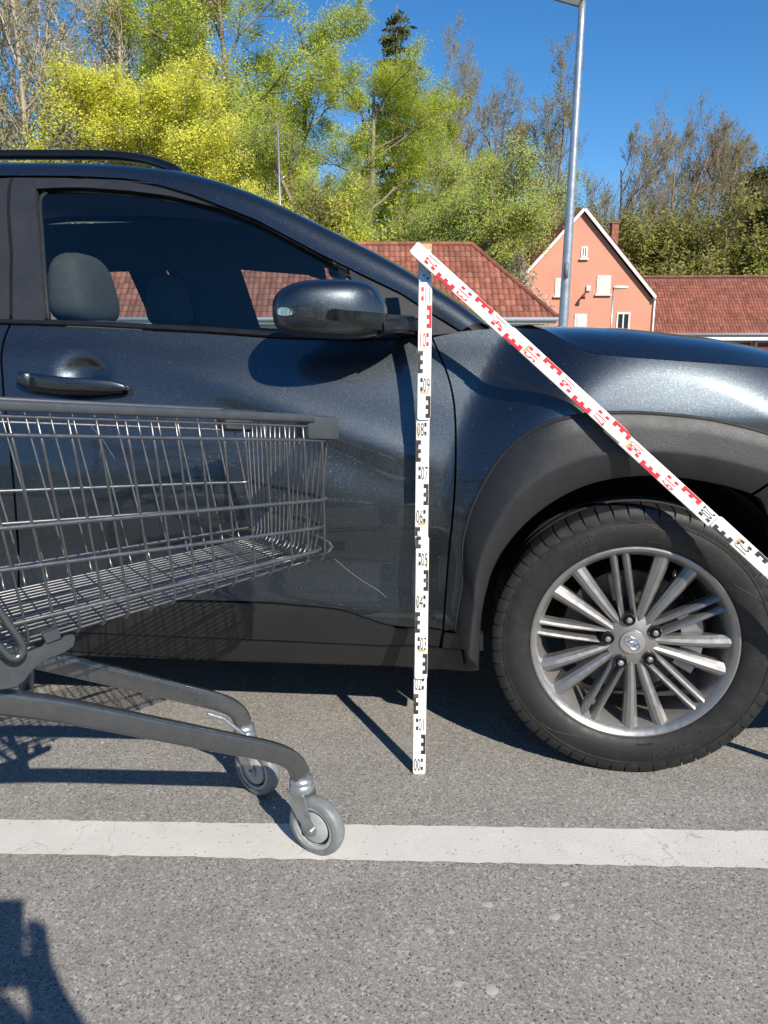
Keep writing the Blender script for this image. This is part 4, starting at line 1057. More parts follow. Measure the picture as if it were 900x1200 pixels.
# support plate, clip, loop handle, strut on the near side; plate on the far side
def plate(name, px, q, th, mat, off=0):
    P = [cart_plane(x, y, q) for x, y in px]; n = len(P); V = [(a[0], q, a[2]) for a in P] + [(a[0], q + th, a[2]) for a in P]
    if sum(P[i][0] * P[(i + 1) % n][2] - P[(i + 1) % n][0] * P[i][2] for i in range(n)) < 0: f0 = tuple(range(n))[::-1]
    else: f0 = tuple(range(n))
    F = [f0, tuple(i + n for i in f0[::-1])] + [(i, (i + 1) % n, n + (i + 1) % n, n + i) for i in range(n)]
    return mesh(name, V, F, mat, cart, False)
QP = qn(-.45, .62) - .006
plate('support_plate', [(-140, 800), (-60, 786), (0, 774), (30, 765), (50, 758), (54, 753), (72, 750), (77, 745), (86, 744), (88, 748), (86, 757), (76, 764), (58, 771), (45, 778), (36, 787), (29, 797), (20, 804), (8, 807), (-60, 815), (-140, 840)], QP, .004, 'cart_grey')
plate('plate_clip', [(50, 743), (66, 737.5), (70, 740), (71, 748), (55, 754)], QP - .006, .012, 'cart_grey')
loop = [cart_plane(x, y, QP - .02) for x, y in ((-60, 650), (-20, 690), (5, 725), (20, 746), (26, 757), (25, 766), (18, 771), (9, 768), (-6, 752), (-30, 725), (-70, 680))]
mesh('seat_loop', *tube(smooth_path(loop, 5), .0062, 10), 'cart_tube', cart)
# chassis: two oval tubes running up to the back
QN, QF = .039, .300
def chassis(px, q, q_rear):
    P = [cart_plane(x, y, q) for x, y in px]; out = []
    for a in P: out.append(a)
    return smooth_path(out, 6)
near_c = chassis([(-420, 775), (-250, 790), (-100, 806), (0, 822), (60, 830), (120, 841), (200, 857), (270, 871), (310, 879), (332, 885.5), (345, 894), (352, 907)], QN, 0)
far_off = np.array([.0099, QF - QN, 0])
oval = [(a, b) for a, b in rrect(.0125, .0190, .0065, 4)]
def sweep_vertical(P, sect):
    """section kept upright: a across q, b in the p-z plane normal"""
    P = np.asarray(P); T = np.gradient(P, axis=0); T[:, 1] = 0; T /= np.linalg.norm(T, axis=1)[:, None]; V = []; n = len(sect)
    for p, t in zip(P, T):
        nrm = np.array([-t[2], 0, t[0]])
        for a, b in sect: V.append(p + np.array([0, a, 0]) + nrm * b)
    m = len(P); F = [(i * n + k, i * n + (k + 1) % n, (i + 1) * n + (k + 1) % n, (i + 1) * n + k) for i in range(m - 1) for k in range(n)]
    return V, F + [tuple(range(n))[::-1], tuple((m - 1) * n + k for k in range(n))]
nc = mesh('chassis_tube', *sweep_vertical(near_c, oval), 'cart_tube', cart, True, None, 50)
far_c = near_c + far_off
fc = mesh('chassis_tube', *sweep_vertical(far_c, oval), 'cart_tube', cart, True, None, 50)
# cross struts between the tubes
for k in (22, 8):
    mesh('cross_strut', *tube([near_c[k], far_c[k]], .009, 10), 'cart_tube', cart)
st = [cart_plane(30, 798, .10), cart_plane(36, 776, .10)]
mesh('basket_strut', *tube([st[0] + (0, 0, -.03), st[1] + (0, 0, .03)], .0095, 12), 'chrome_wire', cart)
fs = far_c[len(far_c) - 20]
mesh('roller_tab', *tube([cart_plane(243, 836, QF - .02), cart_plane(262, 842, QF - .035), cart_plane(288, 862, QF - .06)], 1.0, sect=[(a, b) for a, b in rrect(.005, .0035, .002, 1)]), 'caster_zinc', cart, True, None, 40)
# casters: collar, fork, wheel turned out of line
def caster(stem, rot, name='caster'):
    e = empty(name, stem, rot); e.parent = cart
    cl = lathe([(.0, .006), (.016, .006), (.0225, .002), (.0245, -.004), (.0225, -.009), (.0250, -.012), (.0258, -.023), (.0240, -.027), (.015, -.029), (0, -.029)], 24, 'z')
    e2 = mesh('caster', *cl, 'caster_zinc', cart, True, None, 40); bpy.data.objects.remove(e)
    e2.location = stem; e2.rotation_euler = (0, 0, rot)
    RW = .0625; dz = RW - stem[2]; off = .036
    for s in (-1, 1):
        ys = s * .0195; poly = [(-.023, -.026), (.021, -.026), (.024, -.040), (.031, -.060), (off + .013, dz + .004), (off + .010, dz - .009), (off, dz - .013), (off - .012, dz - .007), (.002, -.078), (-.017, -.052)]
        n = len(poly); V = [(x, ys - .0012, z) for x, z in poly] + [(x, ys + .0012, z) for x, z in poly]
        F = [tuple(range(n)), tuple(range(2 * n - 1, n - 1, -1))] + [(i, n + i, n + (i + 1) % n, (i + 1) % n) for i in range(n)]
        mesh('fork_arm', V, F, 'caster_zinc', e2, False)
    V, F = box_vf((-.015, -.0195, -.027), (.018, .0195, -.023), .001); mesh('fork_crown', V, F, 'caster_zinc', e2)
    def shifted(VF): return [(x + off, y, z + dz) for x, y, z in VF[0]], VF[1]
    tyre = lathe([(.0465, -.0135), (.0475, -.0155), (.0560, -.0145), (.0605, -.011), (.0625, -.004), (.0625, .004), (.0605, .011), (.0560, .0145), (.0475, .0155), (.0465, .0135), (.0465, -.0135)], 48)
    mesh('caster_tyre', *shifted(tyre), 'caster_tyre', e2, True, None, 40)
    rim_ = lathe([(.0465, -.0130), (.0445, -.0135), (.0405, -.0135), (.0385, -.0125), (.0380, -.006), (.0330, -.006), (.0320, -.0125), (.0300, -.0135), (.0150, -.0150), (.0100, -.0165), (.0, -.0165), (.0, .0165), (.0300, .0135), (.0465, .013)], 40)
    mesh('caster_wheel', *shifted(rim_), 'caster_hub', e2, True, None, 30)
    gr = lathe([(.0380, -.0062), (.0330, -.0062)], 40); mesh('bearing_groove', *shifted(gr), 'rubber_seal', e2)
    ax = lathe([(0, -.027), (.0055, -.027), (.0065, -.0255), (.0065, -.0205), (.0085, -.0205), (.0085, .0205), (.0065, .0205), (.0065, .026), (0, .026)], 12); mesh('axle_bolt', *shifted(ax), 'caster_zinc', e2, True, None, 30)
    return e2
s0 = near_c[-1]; s1 = far_c[-1]
CROT = R(-30) - CA
caster((s0[0] + .002, s0[1], .158), CROT); caster((s1[0] + .002, s1[1], .158), CROT - R(6))
# back of the cart (left of the picture): uprights, handle, rear wheels
for near in (True, False):
    q = -.085 if near else .425
    base_ = near_c[0] if near else far_c[0]
    P = smooth_path([(base_[0], base_[1], base_[2]), (-.90, q, .60), (-.96, q, .95), (-1.0, q, 1.03)], 5)
    mesh('upright', *tube(P, .0125, 10), 'cart_tube', cart)
    P = smooth_path([(base_[0], base_[1], base_[2]), (-.88, q, .30), (-.90, q, .13)], 5)
    mesh('rear_leg', *tube(P, .0125, 10), 'cart_tube', cart)
    V, F = lathe([(.0465, -.0135), (.056, -.0145), (.0625, -.004), (.0625, .004), (.056, .0145), (.0465, .0135), (.0, .0165), (0, -.0165), (.0465, -.0135)], 32)
    mesh('rear_wheel', [(x - .90, y + q, z + .0625) for x, y, z in V], F, 'caster_tyre', cart, True, None, 40)
mesh('handle', *tube([(-1.0, -.10, 1.03), (-1.0, .44, 1.03)], .014, 12), 'cart_grey', cart)
P = [(PR, qn(PR, z_top(PR)) - .0, z_top(PR)), (PR, qf(PR, z_top(PR)), z_top(PR))]
mesh('rear_gate_rail', *tube(P, .004, 8), 'chrome_wire', cart)
for i in range(13):
    t = i / 12; a = qn(PR, .62) * (1 - t) + qf(PR, .62) * t; b = qn(PR, .93) * (1 - t) + qf(PR, .93) * t
    mesh('gate_wire', *tube([(PR, a, z_fl(PR)), (PR, b, z_top(PR))], .0019, 6), 'chrome_wire', cart)
# ================================================================ buildings behind the parking lot
def tile_field(name, parent, mat, o, ux, us, length, rise, tw, tl, clip=None, seed=0):
    """pantiles on a roof plane: origin o (left eaves), ux along the eaves, us up the slope; one joined part"""
    rg = np.random.default_rng(seed); o = np.array(o, float); ux = np.array(ux, float); us = np.array(us, float); nz = np.cross(ux, us)
    nc, nr = int(length / tw), int(rise / tl); V = []; Q = []
    prof = [(0, .0), (.16, .022), (.38, .034), (.62, .024), (.82, .004), (1.0, .004)]
    P = len(prof); cnt = 0; allV = []
    for r in range(nr):
        for c in range(nc):
            cx, cs = (c + .5) * tw, (r + .5) * tl
            if clip and not clip(cx, cs): continue
            j = rg.normal(0, .004, 3); lift = .030 + abs(j[2])
            for row, (s, z) in enumerate(((r * tl - .03, lift), ((r + 1) * tl + .01, .012))):
                for a, h in prof: allV.append(o + ux * (c * tw + a * tw * .985 + j[0]) + us * (s + j[1]) + nz * (h + z))
            for a, h in ((0, -.012), (1, -.012)): allV.append(o + ux * (c * tw + a * tw * .985) + us * (r * tl - .03) + nz * (lift - .012))
            b = cnt
            for k in range(P - 1): Q.append((b + k, b + k + 1, b + P + k + 1, b + P + k))
            Q.append((b + 2 * P, b + 2 * P + 1, b + P - 1, b + 3)); Q.append((b + 2 * P, b + 3, b + 2, b + 1))
            cnt += 2 * P + 2
    t = mesh_np(name, allV, Q, mat, parent); t['kind'] = 'stuff'; return t
def caps(name, parent, a, b, r, mat, step=.33, w=1.0):
    a, b = np.array(a, float), np.array(b, float); L = np.linalg.norm(b - a); n = int(L / step); mb = MB()
    for i in range(n):
        p, q = a + (b - a) * (i / n), a + (b - a) * ((i + 1.12) / n)
        mb.add(*tube([p, q], [r, r * .86], 8))
    o = mb.build(name, mat, parent); o['kind'] = 'stuff'; return o
def roof_deck(parent, pts, mat='dark_wood'): return mesh('roof', pts, [tuple(range(len(pts)))], mat, parent, False)

# --- long house with a hipped tile roof
YB = 30.0; zg = ground_z(0, YB)
eL, eR = on_y(70, 372, YB), on_y(652.5, 374, YB); ez = (eL[2] + eR[2]) / 2; rz_ = on_y(553, 287.5, YB + 3.3)[2]; dep = 3.35
hh = empty('hipped_roof_house', ((eL[0] + eR[0]) / 2, YB + dep, zg), 0, 'long low house with red tiled hipped roof left of the pink gable house', 'house')
ox, oy = hh.location.x, hh.location.y
def loc(x, y, z): return (x - ox, y - oy, z - zg)
xl, xr = eL[0] - .4, eR[0]; hipx = on_y(552, 288, YB + dep)[0]; hipl = xl + (xr - hipx)
sl = math.hypot(dep, rz_ - ez); us = ((0), dep / sl, (rz_ - ez) / sl)
def clipf(cx, cs):
    t = cs / sl; x = xl + cx; return (xl + (hipl - xl) * t - .05) <= x <= (xr + (hipx - xr) * t + .05)
dk = roof_deck(hh, [loc(xl, YB, ez), loc(xr, YB, ez), loc(hipx, YB + dep, rz_), loc(hipl, YB + dep, rz_)])
tile_field('roof_tiles', dk, 'tile_red', loc(xl, YB, ez + .03), (1, 0, 0), us, xr - xl, sl, .222, .335, clipf, 1)
roof_deck(hh, [loc(xr, YB, ez), loc(xr, YB + 2 * dep, ez), loc(hipx, YB + dep, rz_)], 'tile_red')
roof_deck(hh, [loc(xl, YB + 2 * dep, ez), loc(xl, YB, ez), loc(hipl, YB + dep, rz_)], 'tile_red')
roof_deck(hh, [loc(xr, YB + 2 * dep, ez), loc(xl, YB + 2 * dep, ez), loc(hipl, YB + dep, rz_), loc(hipx, YB + dep, rz_)], 'tile_red')
for k in range(int((sl) / .335)):        # edge courses of the end hip, seen at a grazing angle
    pass
caps('ridge_tiles', dk, loc(hipl, YB + dep, rz_ + .05), loc(hipx, YB + dep, rz_ + .05), .12, 'tile_red')
caps('hip_tiles', dk, loc(xr, YB, ez + .06), loc(hipx, YB + dep, rz_ + .06), .11, 'tile_brown')
mesh('wall', *box_vf(loc(xl + .5, YB + .5, zg), loc(xr - .5, YB + 2 * dep - .5, ez + .1)), 'cream_wall', hh, False)
mesh('gutter', *tube([loc(xl, YB - .06, ez - .03), loc(xr + .05, YB - .06, ez - .03)], .075, 10), 'grey_gutter', hh)
mesh('fascia', *box_vf(loc(xl, YB + .02, ez - .20), loc(xr, YB + .06, ez - .01)), 'white_paint', hh, False)
mesh('eaves_board', *box_vf(loc(xl, YB + .06, ez - .22), loc(xr, YB + .5, ez - .17)), 'white_paint', hh, False)
for wx in np.arange(xl + 2, xr - 2, 2.6):
    w = mesh('window', *box_vf(loc(wx, YB + .46, ez - 1.6), loc(wx + 1.1, YB + .52, ez - .5)), 'white_paint', hh, False)
    mesh('pane', *box_vf(loc(wx + .08, YB + .452, ez - 1.52), loc(wx + 1.02, YB + .47, ez - .58)), 'window_glass', w, False)
mesh('downpipe', *tube([loc(xr - .45, YB + .2, ez - .08), loc(xr - .45, YB + .3, zg)], .045, 8), 'white_paint', hh)

# --- pink gable house
YP = 46.0; zg2 = ground_z(10, YP)
apx = on_y(686.5, 246, YP); er_ = on_y(768, 349, YP); gx_ = apx[0]; hw = er_[0] - gx_; ze = er_[2]; za = apx[2]; DP = 9.0
ph = empty('pink_gable_house', (gx_, YP + DP / 2, zg2), R(-1.5), 'salmon pink plastered house with steep white-edged gable', 'house')
def lp(x, y, z): return (x - gx_, y - YP - DP / 2, z - zg2)
tr = on_y(765, 380, YP)[0]; wl_ = 2 * gx_ - tr
wz = ze - .15
V = [lp(wl_, YP, zg2), lp(tr, YP, zg2), lp(tr, YP, wz), lp(gx_, YP, za - .12), lp(wl_, YP, wz)]
V += [lp(wl_, YP + DP, zg2), lp(tr, YP + DP, zg2), lp(tr, YP + DP, wz), lp(gx_, YP + DP, za - .12), lp(wl_, YP + DP, wz)]
mesh('wall', V, [(0, 1, 2, 3, 4), (9, 8, 7, 6, 5), (1, 6, 7, 2), (5, 0, 4, 9)], 'plaster_pink', ph, False)
for sgn in (1, -1):
    ex = gx_ + sgn * hw; A = np.array(lp(ex, YP - .25, ze)); B = np.array(lp(gx_, YP - .25, za)); n = np.array([sgn * (za - ze), 0, hw]); n /= np.linalg.norm(n)
    Lr = np.linalg.norm(B - A); D = np.array([0, DP + .5, 0])
    Vr = [A, B, B + D, A + D, A + n * .14, B + n * .14, B + D + n * .14, A + D + n * .14]
    rf = mesh('roof', Vr, [(0, 1, 2, 3), (4, 7, 6, 5), (0, 4, 5, 1), (1, 5, 6, 2), (2, 6, 7, 3), (3, 7, 4, 0)], 'tile_brown', ph, False)
    tile_field('roof_tiles', rf, 'tile_brown', A + n * .14 + D * (1 if sgn < 0 else 0), (0, 1, 0) if sgn > 0 else (0, -1, 0), (B - A) / Lr, DP + .5, Lr, .24, .34, None, 7 + sgn)
    # white verge board on the gable edge
    t = np.array([0, -.05, 0]); Vb = [A - n * .06 + t, B - n * .06 + t, B + n * .10 + t, A + n * .10 + t]; Vb = Vb + [v + np.array([0, .06, 0]) for v in Vb]
    f0 = (0, 1, 2, 3) if sgn < 0 else (3, 2, 1, 0)
    mesh('verge_board', Vb, [f0, tuple(4 + k for k in f0[::-1]), (0, 4, 5, 1), (2, 6, 7, 3), (0, 3, 7, 4), (1, 5, 6, 2)], 'white_paint', ph, False)
    mesh('gutter', *tube([A + np.array([0, -.05, -.08]), A + D + np.array([0, 0, -.08])], .07, 8), 'grey_gutter', ph)
def window(x0, y0, x1, y1, kind):
    a, b = on_y(x0, y1, YP), on_y(x1, y0, YP)
    w = mesh('window', *box_vf(lp(a[0], YP - .05, a[2]), lp(b[0], YP + .05, b[2])), 'white_paint', ph, False)
    W, Hh = b[0] - a[0], b[2] - a[2]
    if kind == 'shutter':
        n = 12
        for k in range(n):
            z0, z1 = a[2] + .09 + (Hh - .18) * k / n, a[2] + .09 + (Hh - .18) * (k + .88) / n
            mesh('shutter_slat', *box_vf(lp(a[0] + .10, YP - .075, z0), lp(b[0] - .10, YP - .045, z1)), 'shutter', w, False)
    else:
        m = 2
        for k in range(m):
            x_0, x_1 = a[0] + .09 + (W - .18) * k / m + (.04 if k else 0), a[0] + .09 + (W - .18) * (k + 1) / m - (.04 if k == 0 else 0)
            mesh('pane', *box_vf(lp(x_0, YP - .06, a[2] + .10), lp(x_1, YP - .045, b[2] - .10)), 'window_glass', w, False)
    mesh('sill', *box_vf(lp(a[0] - .08, YP - .16, a[2] - .07), lp(b[0] + .08, YP - .01, a[2] - .003)), 'white_paint', w, False)
window(652.5, 326, 668.5, 347, 'shutter'); window(701, 323, 718, 345, 'shutter'); window(675, 368, 690, 386, 'shutter'); window(723.5, 366, 740.5, 388, 'pane'); window(683, 289, 691, 303, 'pane')
a = on_y(691.5, 338, YP); mesh('wall_box', *box_vf(lp(a[0] - .12, YP - .12, a[2] - .15), lp(a[0] + .12, YP - .003, a[2] + .15), .02), 'shutter', ph, True, None, 40)
a = on_y(685, 346, YP); mesh('wall_lamp', *tube([lp(a[0] + .15, YP, a[2] + .12), lp(a[0], YP - .35, a[2]), lp(a[0] - .05, YP - .4, a[2] - .2)], [.05, .06, .13], 8), 'red_door', ph)
c0, c1 = on_y(717, 287, YP + 2.2), on_y(726.5, 262, YP + 2.2)
mbc = mesh('chimney', *box_vf(lp(c0[0], YP + 2.2, c0[2] - 1.4), lp(c1[0], YP + 2.8, c1[2])), 'brick', ph, False)
mesh('chimney_cap', *box_vf(lp(c0[0] - .05, YP + 2.15, c1[2]), lp(c1[0] + .05, YP + 2.85, c1[2] + .08)), 'brick', mbc, False)
mesh('downpipe', *tube([lp(tr + .06, YP - .1, wz), lp(tr + .06, YP - .1, zg2)], .05, 8), 'white_paint', ph)

# --- long building on the right with brown-red tile roof and garage doors
YR = 50.5; zg3 = ground_z(16, YR)
xa = on_y(738, 390, YR)[0]; xb = xa + 28; re = on_y(850, 391, YR)[2]; rr_ = on_y(830, 324.5, YR + 3.8)[2]; dp3 = 3.8
gh = empty('garage_building', ((xa + xb) / 2, YR + dp3, zg3), R(-2.2), 'low garage building with brownish red tile roof right of the pink house', 'building')
o3x, o3y = gh.location.x, gh.location.y
def lg(x, y, z): return (x - o3x, y - o3y, z - zg3)
sl3 = math.hypot(dp3, rr_ - re)
dk3 = roof_deck(gh, [lg(xa, YR, re), lg(xb, YR, re), lg(xb, YR + dp3, rr_), lg(xa, YR + dp3, rr_)])
tile_field('roof_tiles', dk3, 'tile_brown', lg(xa, YR, re + .02), (1, 0, 0), (0, dp3 / sl3, (rr_ - re) / sl3), xb - xa, sl3, .205, .30, None, 4)
roof_deck(gh, [lg(xb, YR + 2 * dp3, re), lg(xa, YR + 2 * dp3, re), lg(xa, YR + dp3, rr_), lg(xb, YR + dp3, rr_)], 'tile_brown')
caps('ridge_tiles', dk3, lg(xa, YR + dp3, rr_ + .03), lg(xb, YR + dp3, rr_ + .03), .11, 'tile_brown')
mesh('gutter', *tube([lg(xa, YR - .06, re - .04), lg(xb, YR - .06, re - .04)], .09, 10), 'grey_gutter', gh)
mesh('fascia', *box_vf(lg(xa, YR + .02, re - .42), lg(xb, YR + .10, re - .16)), 'white_paint', gh, False)
mesh('wall', *box_vf(lg(xa + .2, YR + .6, zg3), lg(xb - .2, YR + 2 * dp3 - .4, re + .1)), 'cream_wall', gh, False)
for k in range(6):
    x0 = on_y(846, 405, YR)[0] - 3.3 + k * 3.05
    d = mesh('garage_door', *box_vf(lg(x0, YR + .52, zg3 + .02), lg(x0 + 2.55, YR + .61, re - .58)), 'red_door', gh, False)
    mesh('door_post', *box_vf(lg(x0 + 2.62, YR + .1, zg3), lg(x0 + 2.84, YR + .3, re - .42)), 'dark_wood' if k % 2 else 'cream_wall', gh, False)
# two stacked pale gable ends closing the long roofs
for x in (xa + .2, xb - .2): mesh('gable', [lg(x, YR + .6, re), lg(x, YR + 2 * dp3 - .4, re), lg(x, YR + dp3, rr_ - .1)], [(0, 1, 2)], 'cream_wall', gh, False)

# ================================================================ lamp posts
YL = 11.0; b0 = on_y(660, 380, YL); t0_ = on_y(682.5, 3, YL); dirv = (t0_ - b0) / (t0_[2] - b0[2]); foot = b0 - dirv * b0[2]
lamp = empty('street_lamp', tuple(foot), 0, 'tall galvanised lamp post with floodlight rising behind the bonnet', 'street lamp')
P = [dirv * z for z in np.linspace(-.05, t0_[2] + .10, 12)]
mesh('pole', *tube(P, np.linspace(.076, .043, 12), 16), 'galv', lamp)
top = dirv * (t0_[2] + .02); mesh('pole_cap', *tube([top, top + np.array([0, 0, .22])], .056, 14), 'white_paint', lamp)
hb = on_y(671, 3, YL) - foot
V, F = box_vf((-.19, -.16, -.07), (.19, .16, .07), .015)
M3 = np.array(Matrix.Rotation(R(14), 3, 'Y') @ Matrix.Rotation(R(-25), 3, 'X'))
fh = mesh('floodlight', [tuple(M3 @ np.array(v) + hb + np.array([-.04, -.05, .13])) for v in V], F, 'lamp_head', lamp, True, None, 40)
V, F = box_vf((-.16, -.12, -.078), (.16, .12, -.068)); mesh('lamp_glass', [tuple(M3 @ np.array(v) + hb + np.array([-.04, -.05, .13])) for v in V], F, 'lamp_glass', fh, False)
mesh('bracket', *tube([hb + np.array([.1, 0, .1]), hb + np.array([.17, 0, .06]), top], .015, 8), 'lamp_head', lamp)
a = on_y(662.5, 317, YL) - foot; mesh('pole_clamp', *tube([a + np.array([0, -.06, -.10]), a + np.array([.0, -.06, .10])], .03, 8), 'lamp_head', lamp)
def small_lamp(px, pt, pb, Y, label, head=True):
    a, b = on_y(px, pt, Y), on_y(px, pb, Y); gz = ground_z(a[0], Y); e = empty('street_lamp', (a[0], Y, gz), 0, label, 'street lamp')
    mesh('pole', *tube([(0, 0, 0), (0, 0, a[2] - gz)], [.06, .035], 10), 'galv', e)
    if head: mesh('lamp_shade', *superell((.34, -.05, a[2] - gz + .05), (.42, .14, .09), .8), 'shutter', e)
    else: mesh('antenna', *tube([(0, 0, a[2] - gz - 2.2), (.25, 0, a[2] - gz - 2.0)], .03, 6), 'galv', e)
    return e
small_lamp(719, 338, 390, 41.0, 'short street lamp with pale horizontal head in front of the pink house')
small_lamp(325.5, 144, 240, 34.0, 'slim grey mast standing among the trees above the car roof', False)
# ================================================================ trees
def grow(seed, H, r0, levels, kids, spread, first=.3, up=.25, droop=0.0, wob=.12, lr=.62, rr=.58, leafN=0, leafS=.1, leafSpread=.25, trunks=1, crown_w=1.0, twig_min=.006, envelope=None):
    rg = np.random.default_rng(seed); VV = []; FF = []; cnt = 0; tips = []
    def ring(P, Rr, n):
        nonlocal cnt
        m = len(P); T = np.gradient(P, axis=0); T /= np.linalg.norm(T, axis=1)[:, None] + 1e-9
        ref = np.array([1.0, 0, 0]) if abs(T[0][0]) < .8 else np.array([0, 1.0, 0])
        A = np.cross(T, ref); A /= np.linalg.norm(A, axis=1)[:, None]; B = np.cross(T, A)
        an = np.arange(n) * 2 * math.pi / n
        V = P[:, None, :] + Rr[:, None, None] * (A[:, None, :] * np.cos(an)[None, :, None] + B[:, None, :] * np.sin(an)[None, :, None])
        VV.append(V.reshape(-1, 3)); i = np.arange(m - 1)[:, None]; k = np.arange(n)[None, :]; k2 = (k + 1) % n
        FF.append(np.stack([cnt + i * n + k, cnt + i * n + k2, cnt + (i + 1) * n + k2, cnt + (i + 1) * n + k], -1).reshape(-1, 4)); cnt += m * n
    stack = []
    for t in range(trunks):
        d = np.array([rg.normal(0, .05 + .16 * (trunks > 1)), rg.normal(0, .05 + .16 * (trunks > 1)), 1.0]); d /= np.linalg.norm(d)
        stack.append((np.array([rg.normal(0, .3) * (trunks > 1), rg.normal(0, .3) * (trunks > 1), -.4]), d, H * rg.uniform(.85, 1.0), r0 * rg.uniform(.75, 1), 0))
    while stack:
        p, d, L, r, lv = stack.pop()
        ns = (10, 6, 4, 3, 2)[min(lv, 4)]; P = [p]; dd = d.copy(); seg = L / ns
        for i in range(ns):
            dd = dd + rg.normal(0, wob * (.45 if lv == 0 else 1), 3) + np.array([0, 0, (up if lv > 0 else .08) / ns - droop * lv * (i / ns)])
            dd /= np.linalg.norm(dd); P.append(P[-1] + dd * seg)
        P = np.array(P); Rr = np.linspace(r, max(r * (.25 if lv == 0 else .35), twig_min * .7), ns + 1)
        if r > twig_min * .9 or lv < levels: ring(P, np.maximum(Rr, twig_min * .6), (9, 6, 4, 3, 3)[min(lv, 4)])
        if lv >= levels - 1: tips.append(P)
        if lv < levels:
            nk = kids[lv]; nk = max(1, int(nk * rg.uniform(.75, 1.25)))
            for c in range(nk):
                t = (first if lv == 0 else .25) + (1 - (first if lv == 0 else .25)) * ((c + rg.uniform(.1, .9)) / nk); x = t * ns; i = min(int(x), ns - 1); q = P[i] + (P[i + 1] - P[i]) * (x - i)
                tang = P[i + 1] - P[i]; tang /= np.linalg.norm(tang)
                perp = rg.normal(0, 1, 3); perp -= tang * perp.dot(tang); perp /= np.linalg.norm(perp) + 1e-9
                ang = R(spread[min(lv, len(spread) - 1)]) * rg.uniform(.7, 1.25) * (1 - .35 * t if lv == 0 else 1)
                nd = tang * math.cos(ang) + perp * math.sin(ang) * (crown_w if lv == 0 else 1); nd /= np.linalg.norm(nd)
                Lk = L * lr * rg.uniform(.6, 1.1) * ((1.15 - .75 * t) if lv == 0 else (1.1 - .5 * t))
                if envelope and lv == 0: Lk *= envelope(t)
                stack.append((q, nd, Lk, max(Rr[i] * rr * rg.uniform(.7, 1), twig_min), lv + 1))
    LV = LF = None
    if leafN:
        A0 = np.concatenate([t[:-1] for t in tips]); A1 = np.concatenate([t[1:] for t in tips]); ln = np.linalg.norm(A1 - A0, axis=1)
        idx = rg.choice(len(A0), leafN, p=ln / ln.sum()); C = A0[idx] + (A1[idx] - A0[idx]) * rg.uniform(0, 1.1, leafN)[:, None]
        C += rg.normal(0, leafSpread, (leafN, 3))
        ow = C - np.array([0, 0, H * .5]); ow /= np.linalg.norm(ow, axis=1)[:, None] + 1e-6; nv = rg.normal(0, .75, (leafN, 3)) + ow * .8 + np.array([0, 0, .35]); nv /= np.linalg.norm(nv, axis=1)[:, None]
        a = np.cross(nv, rg.normal(0, 1, (leafN, 3))); a /= np.linalg.norm(a, axis=1)[:, None]; b = np.cross(nv, a)
        s = leafS * rg.uniform(.55, 1.35, (leafN, 1)); 
        LV = np.stack([C - a * s, C + b * s * .55, C + a * s, C - b * s * .55], 1).reshape(-1, 3); LF = np.arange(leafN * 4).reshape(-1, 4)
    return np.concatenate(VV), np.concatenate(FF), LV, LF
KIND = {}
def kind(key, bark, leaf, **kw):
    wv, wf, lv, lf = grow(**kw); mesh_cache = {}
    a = mesh_np('trunk', wv, wf, bark, None, True); b = mesh_np('crown', lv, lf, leaf, None) if lv is not None else None
    KIND[key] = (a.data, b.data if b else None, kw['H'])
    bpy.data.objects.remove(a)
    if b: bpy.data.objects.remove(b)
kind('maple', 'bark_brown', 'leaf_yellow', seed=1, H=9.5, r0=.22, levels=4, kids=(16, 8, 6, 4), spread=(62, 48, 45, 45), first=.16, up=.35, lr=.56, leafN=165000, leafS=.035, leafSpread=.15, twig_min=.012, envelope=lambda t: .85 + .5 * math.sin(math.pi * min(1, t * 1.05)))
kind('lime', 'bark_grey', 'leaf_lime', seed=2, H=17, r0=.26, levels=4, kids=(20, 9, 6, 4), spread=(58, 48, 45, 45), first=.14, up=.40, lr=.50, leafN=130000, leafS=.040, leafSpread=.20, twig_min=.013)
kind('lime2', 'bark_grey', 'leaf_lime', seed=12, H=16, r0=.24, levels=4, kids=(19, 9, 6, 4), spread=(60, 48, 45, 45), first=.14, up=.35, lr=.50, leafN=110000, leafS=.040, leafSpread=.17, twig_min=.013)
kind('willow', 'bark_brown', 'leaf_willow', seed=3, H=9, r0=.22, levels=4, kids=(18, 9, 7, 5), spread=(58, 45, 40, 40), first=.12, up=.25, droop=.10, lr=.55, leafN=150000, leafS=.029, leafSpread=.16, twig_min=.010, trunks=2)
kind('bare', 'bark_pale', 'leaf_olive', seed=4, H=19, r0=.24, levels=4, kids=(20, 9, 6, 4), spread=(52, 48, 45, 45), first=.22, up=.45, lr=.46, leafN=7000, leafS=.06, leafSpread=.25, twig_min=.014)
kind('bare2', 'bark_pale', 'leaf_olive', seed=14, H=18, r0=.2, levels=4, kids=(18, 9, 6, 4), spread=(48, 48, 45, 45), first=.25, up=.45, lr=.44, leafN=6000, leafS=.06, leafSpread=.25, twig_min=.014)
kind('fan', 'bark_brown', 'leaf_olive', seed=5, H=13, r0=.30, levels=4, kids=(11, 7, 7, 5), spread=(56, 46, 44, 42), first=.18, up=.42, lr=.66, leafN=10000, leafS=.045, leafSpread=.16, trunks=2, twig_min=.012)
kind('fan2', 'bark_brown', 'leaf_olive', seed=15, H=13, r0=.22, levels=4, kids=(12, 8, 7, 5), spread=(52, 46, 44, 42), first=.20, up=.42, lr=.60, leafN=24000, leafS=.045, leafSpread=.16, trunks=2, twig_min=.012)
kind('shrub', 'bark_brown', 'leaf_olive', seed=6, H=4.2, r0=.07, levels=3, kids=(12, 8, 5), spread=(50, 45, 45), first=.05, up=.4, lr=.62, leafN=20000, leafS=.042, leafSpread=.14, trunks=3, twig_min=.010)
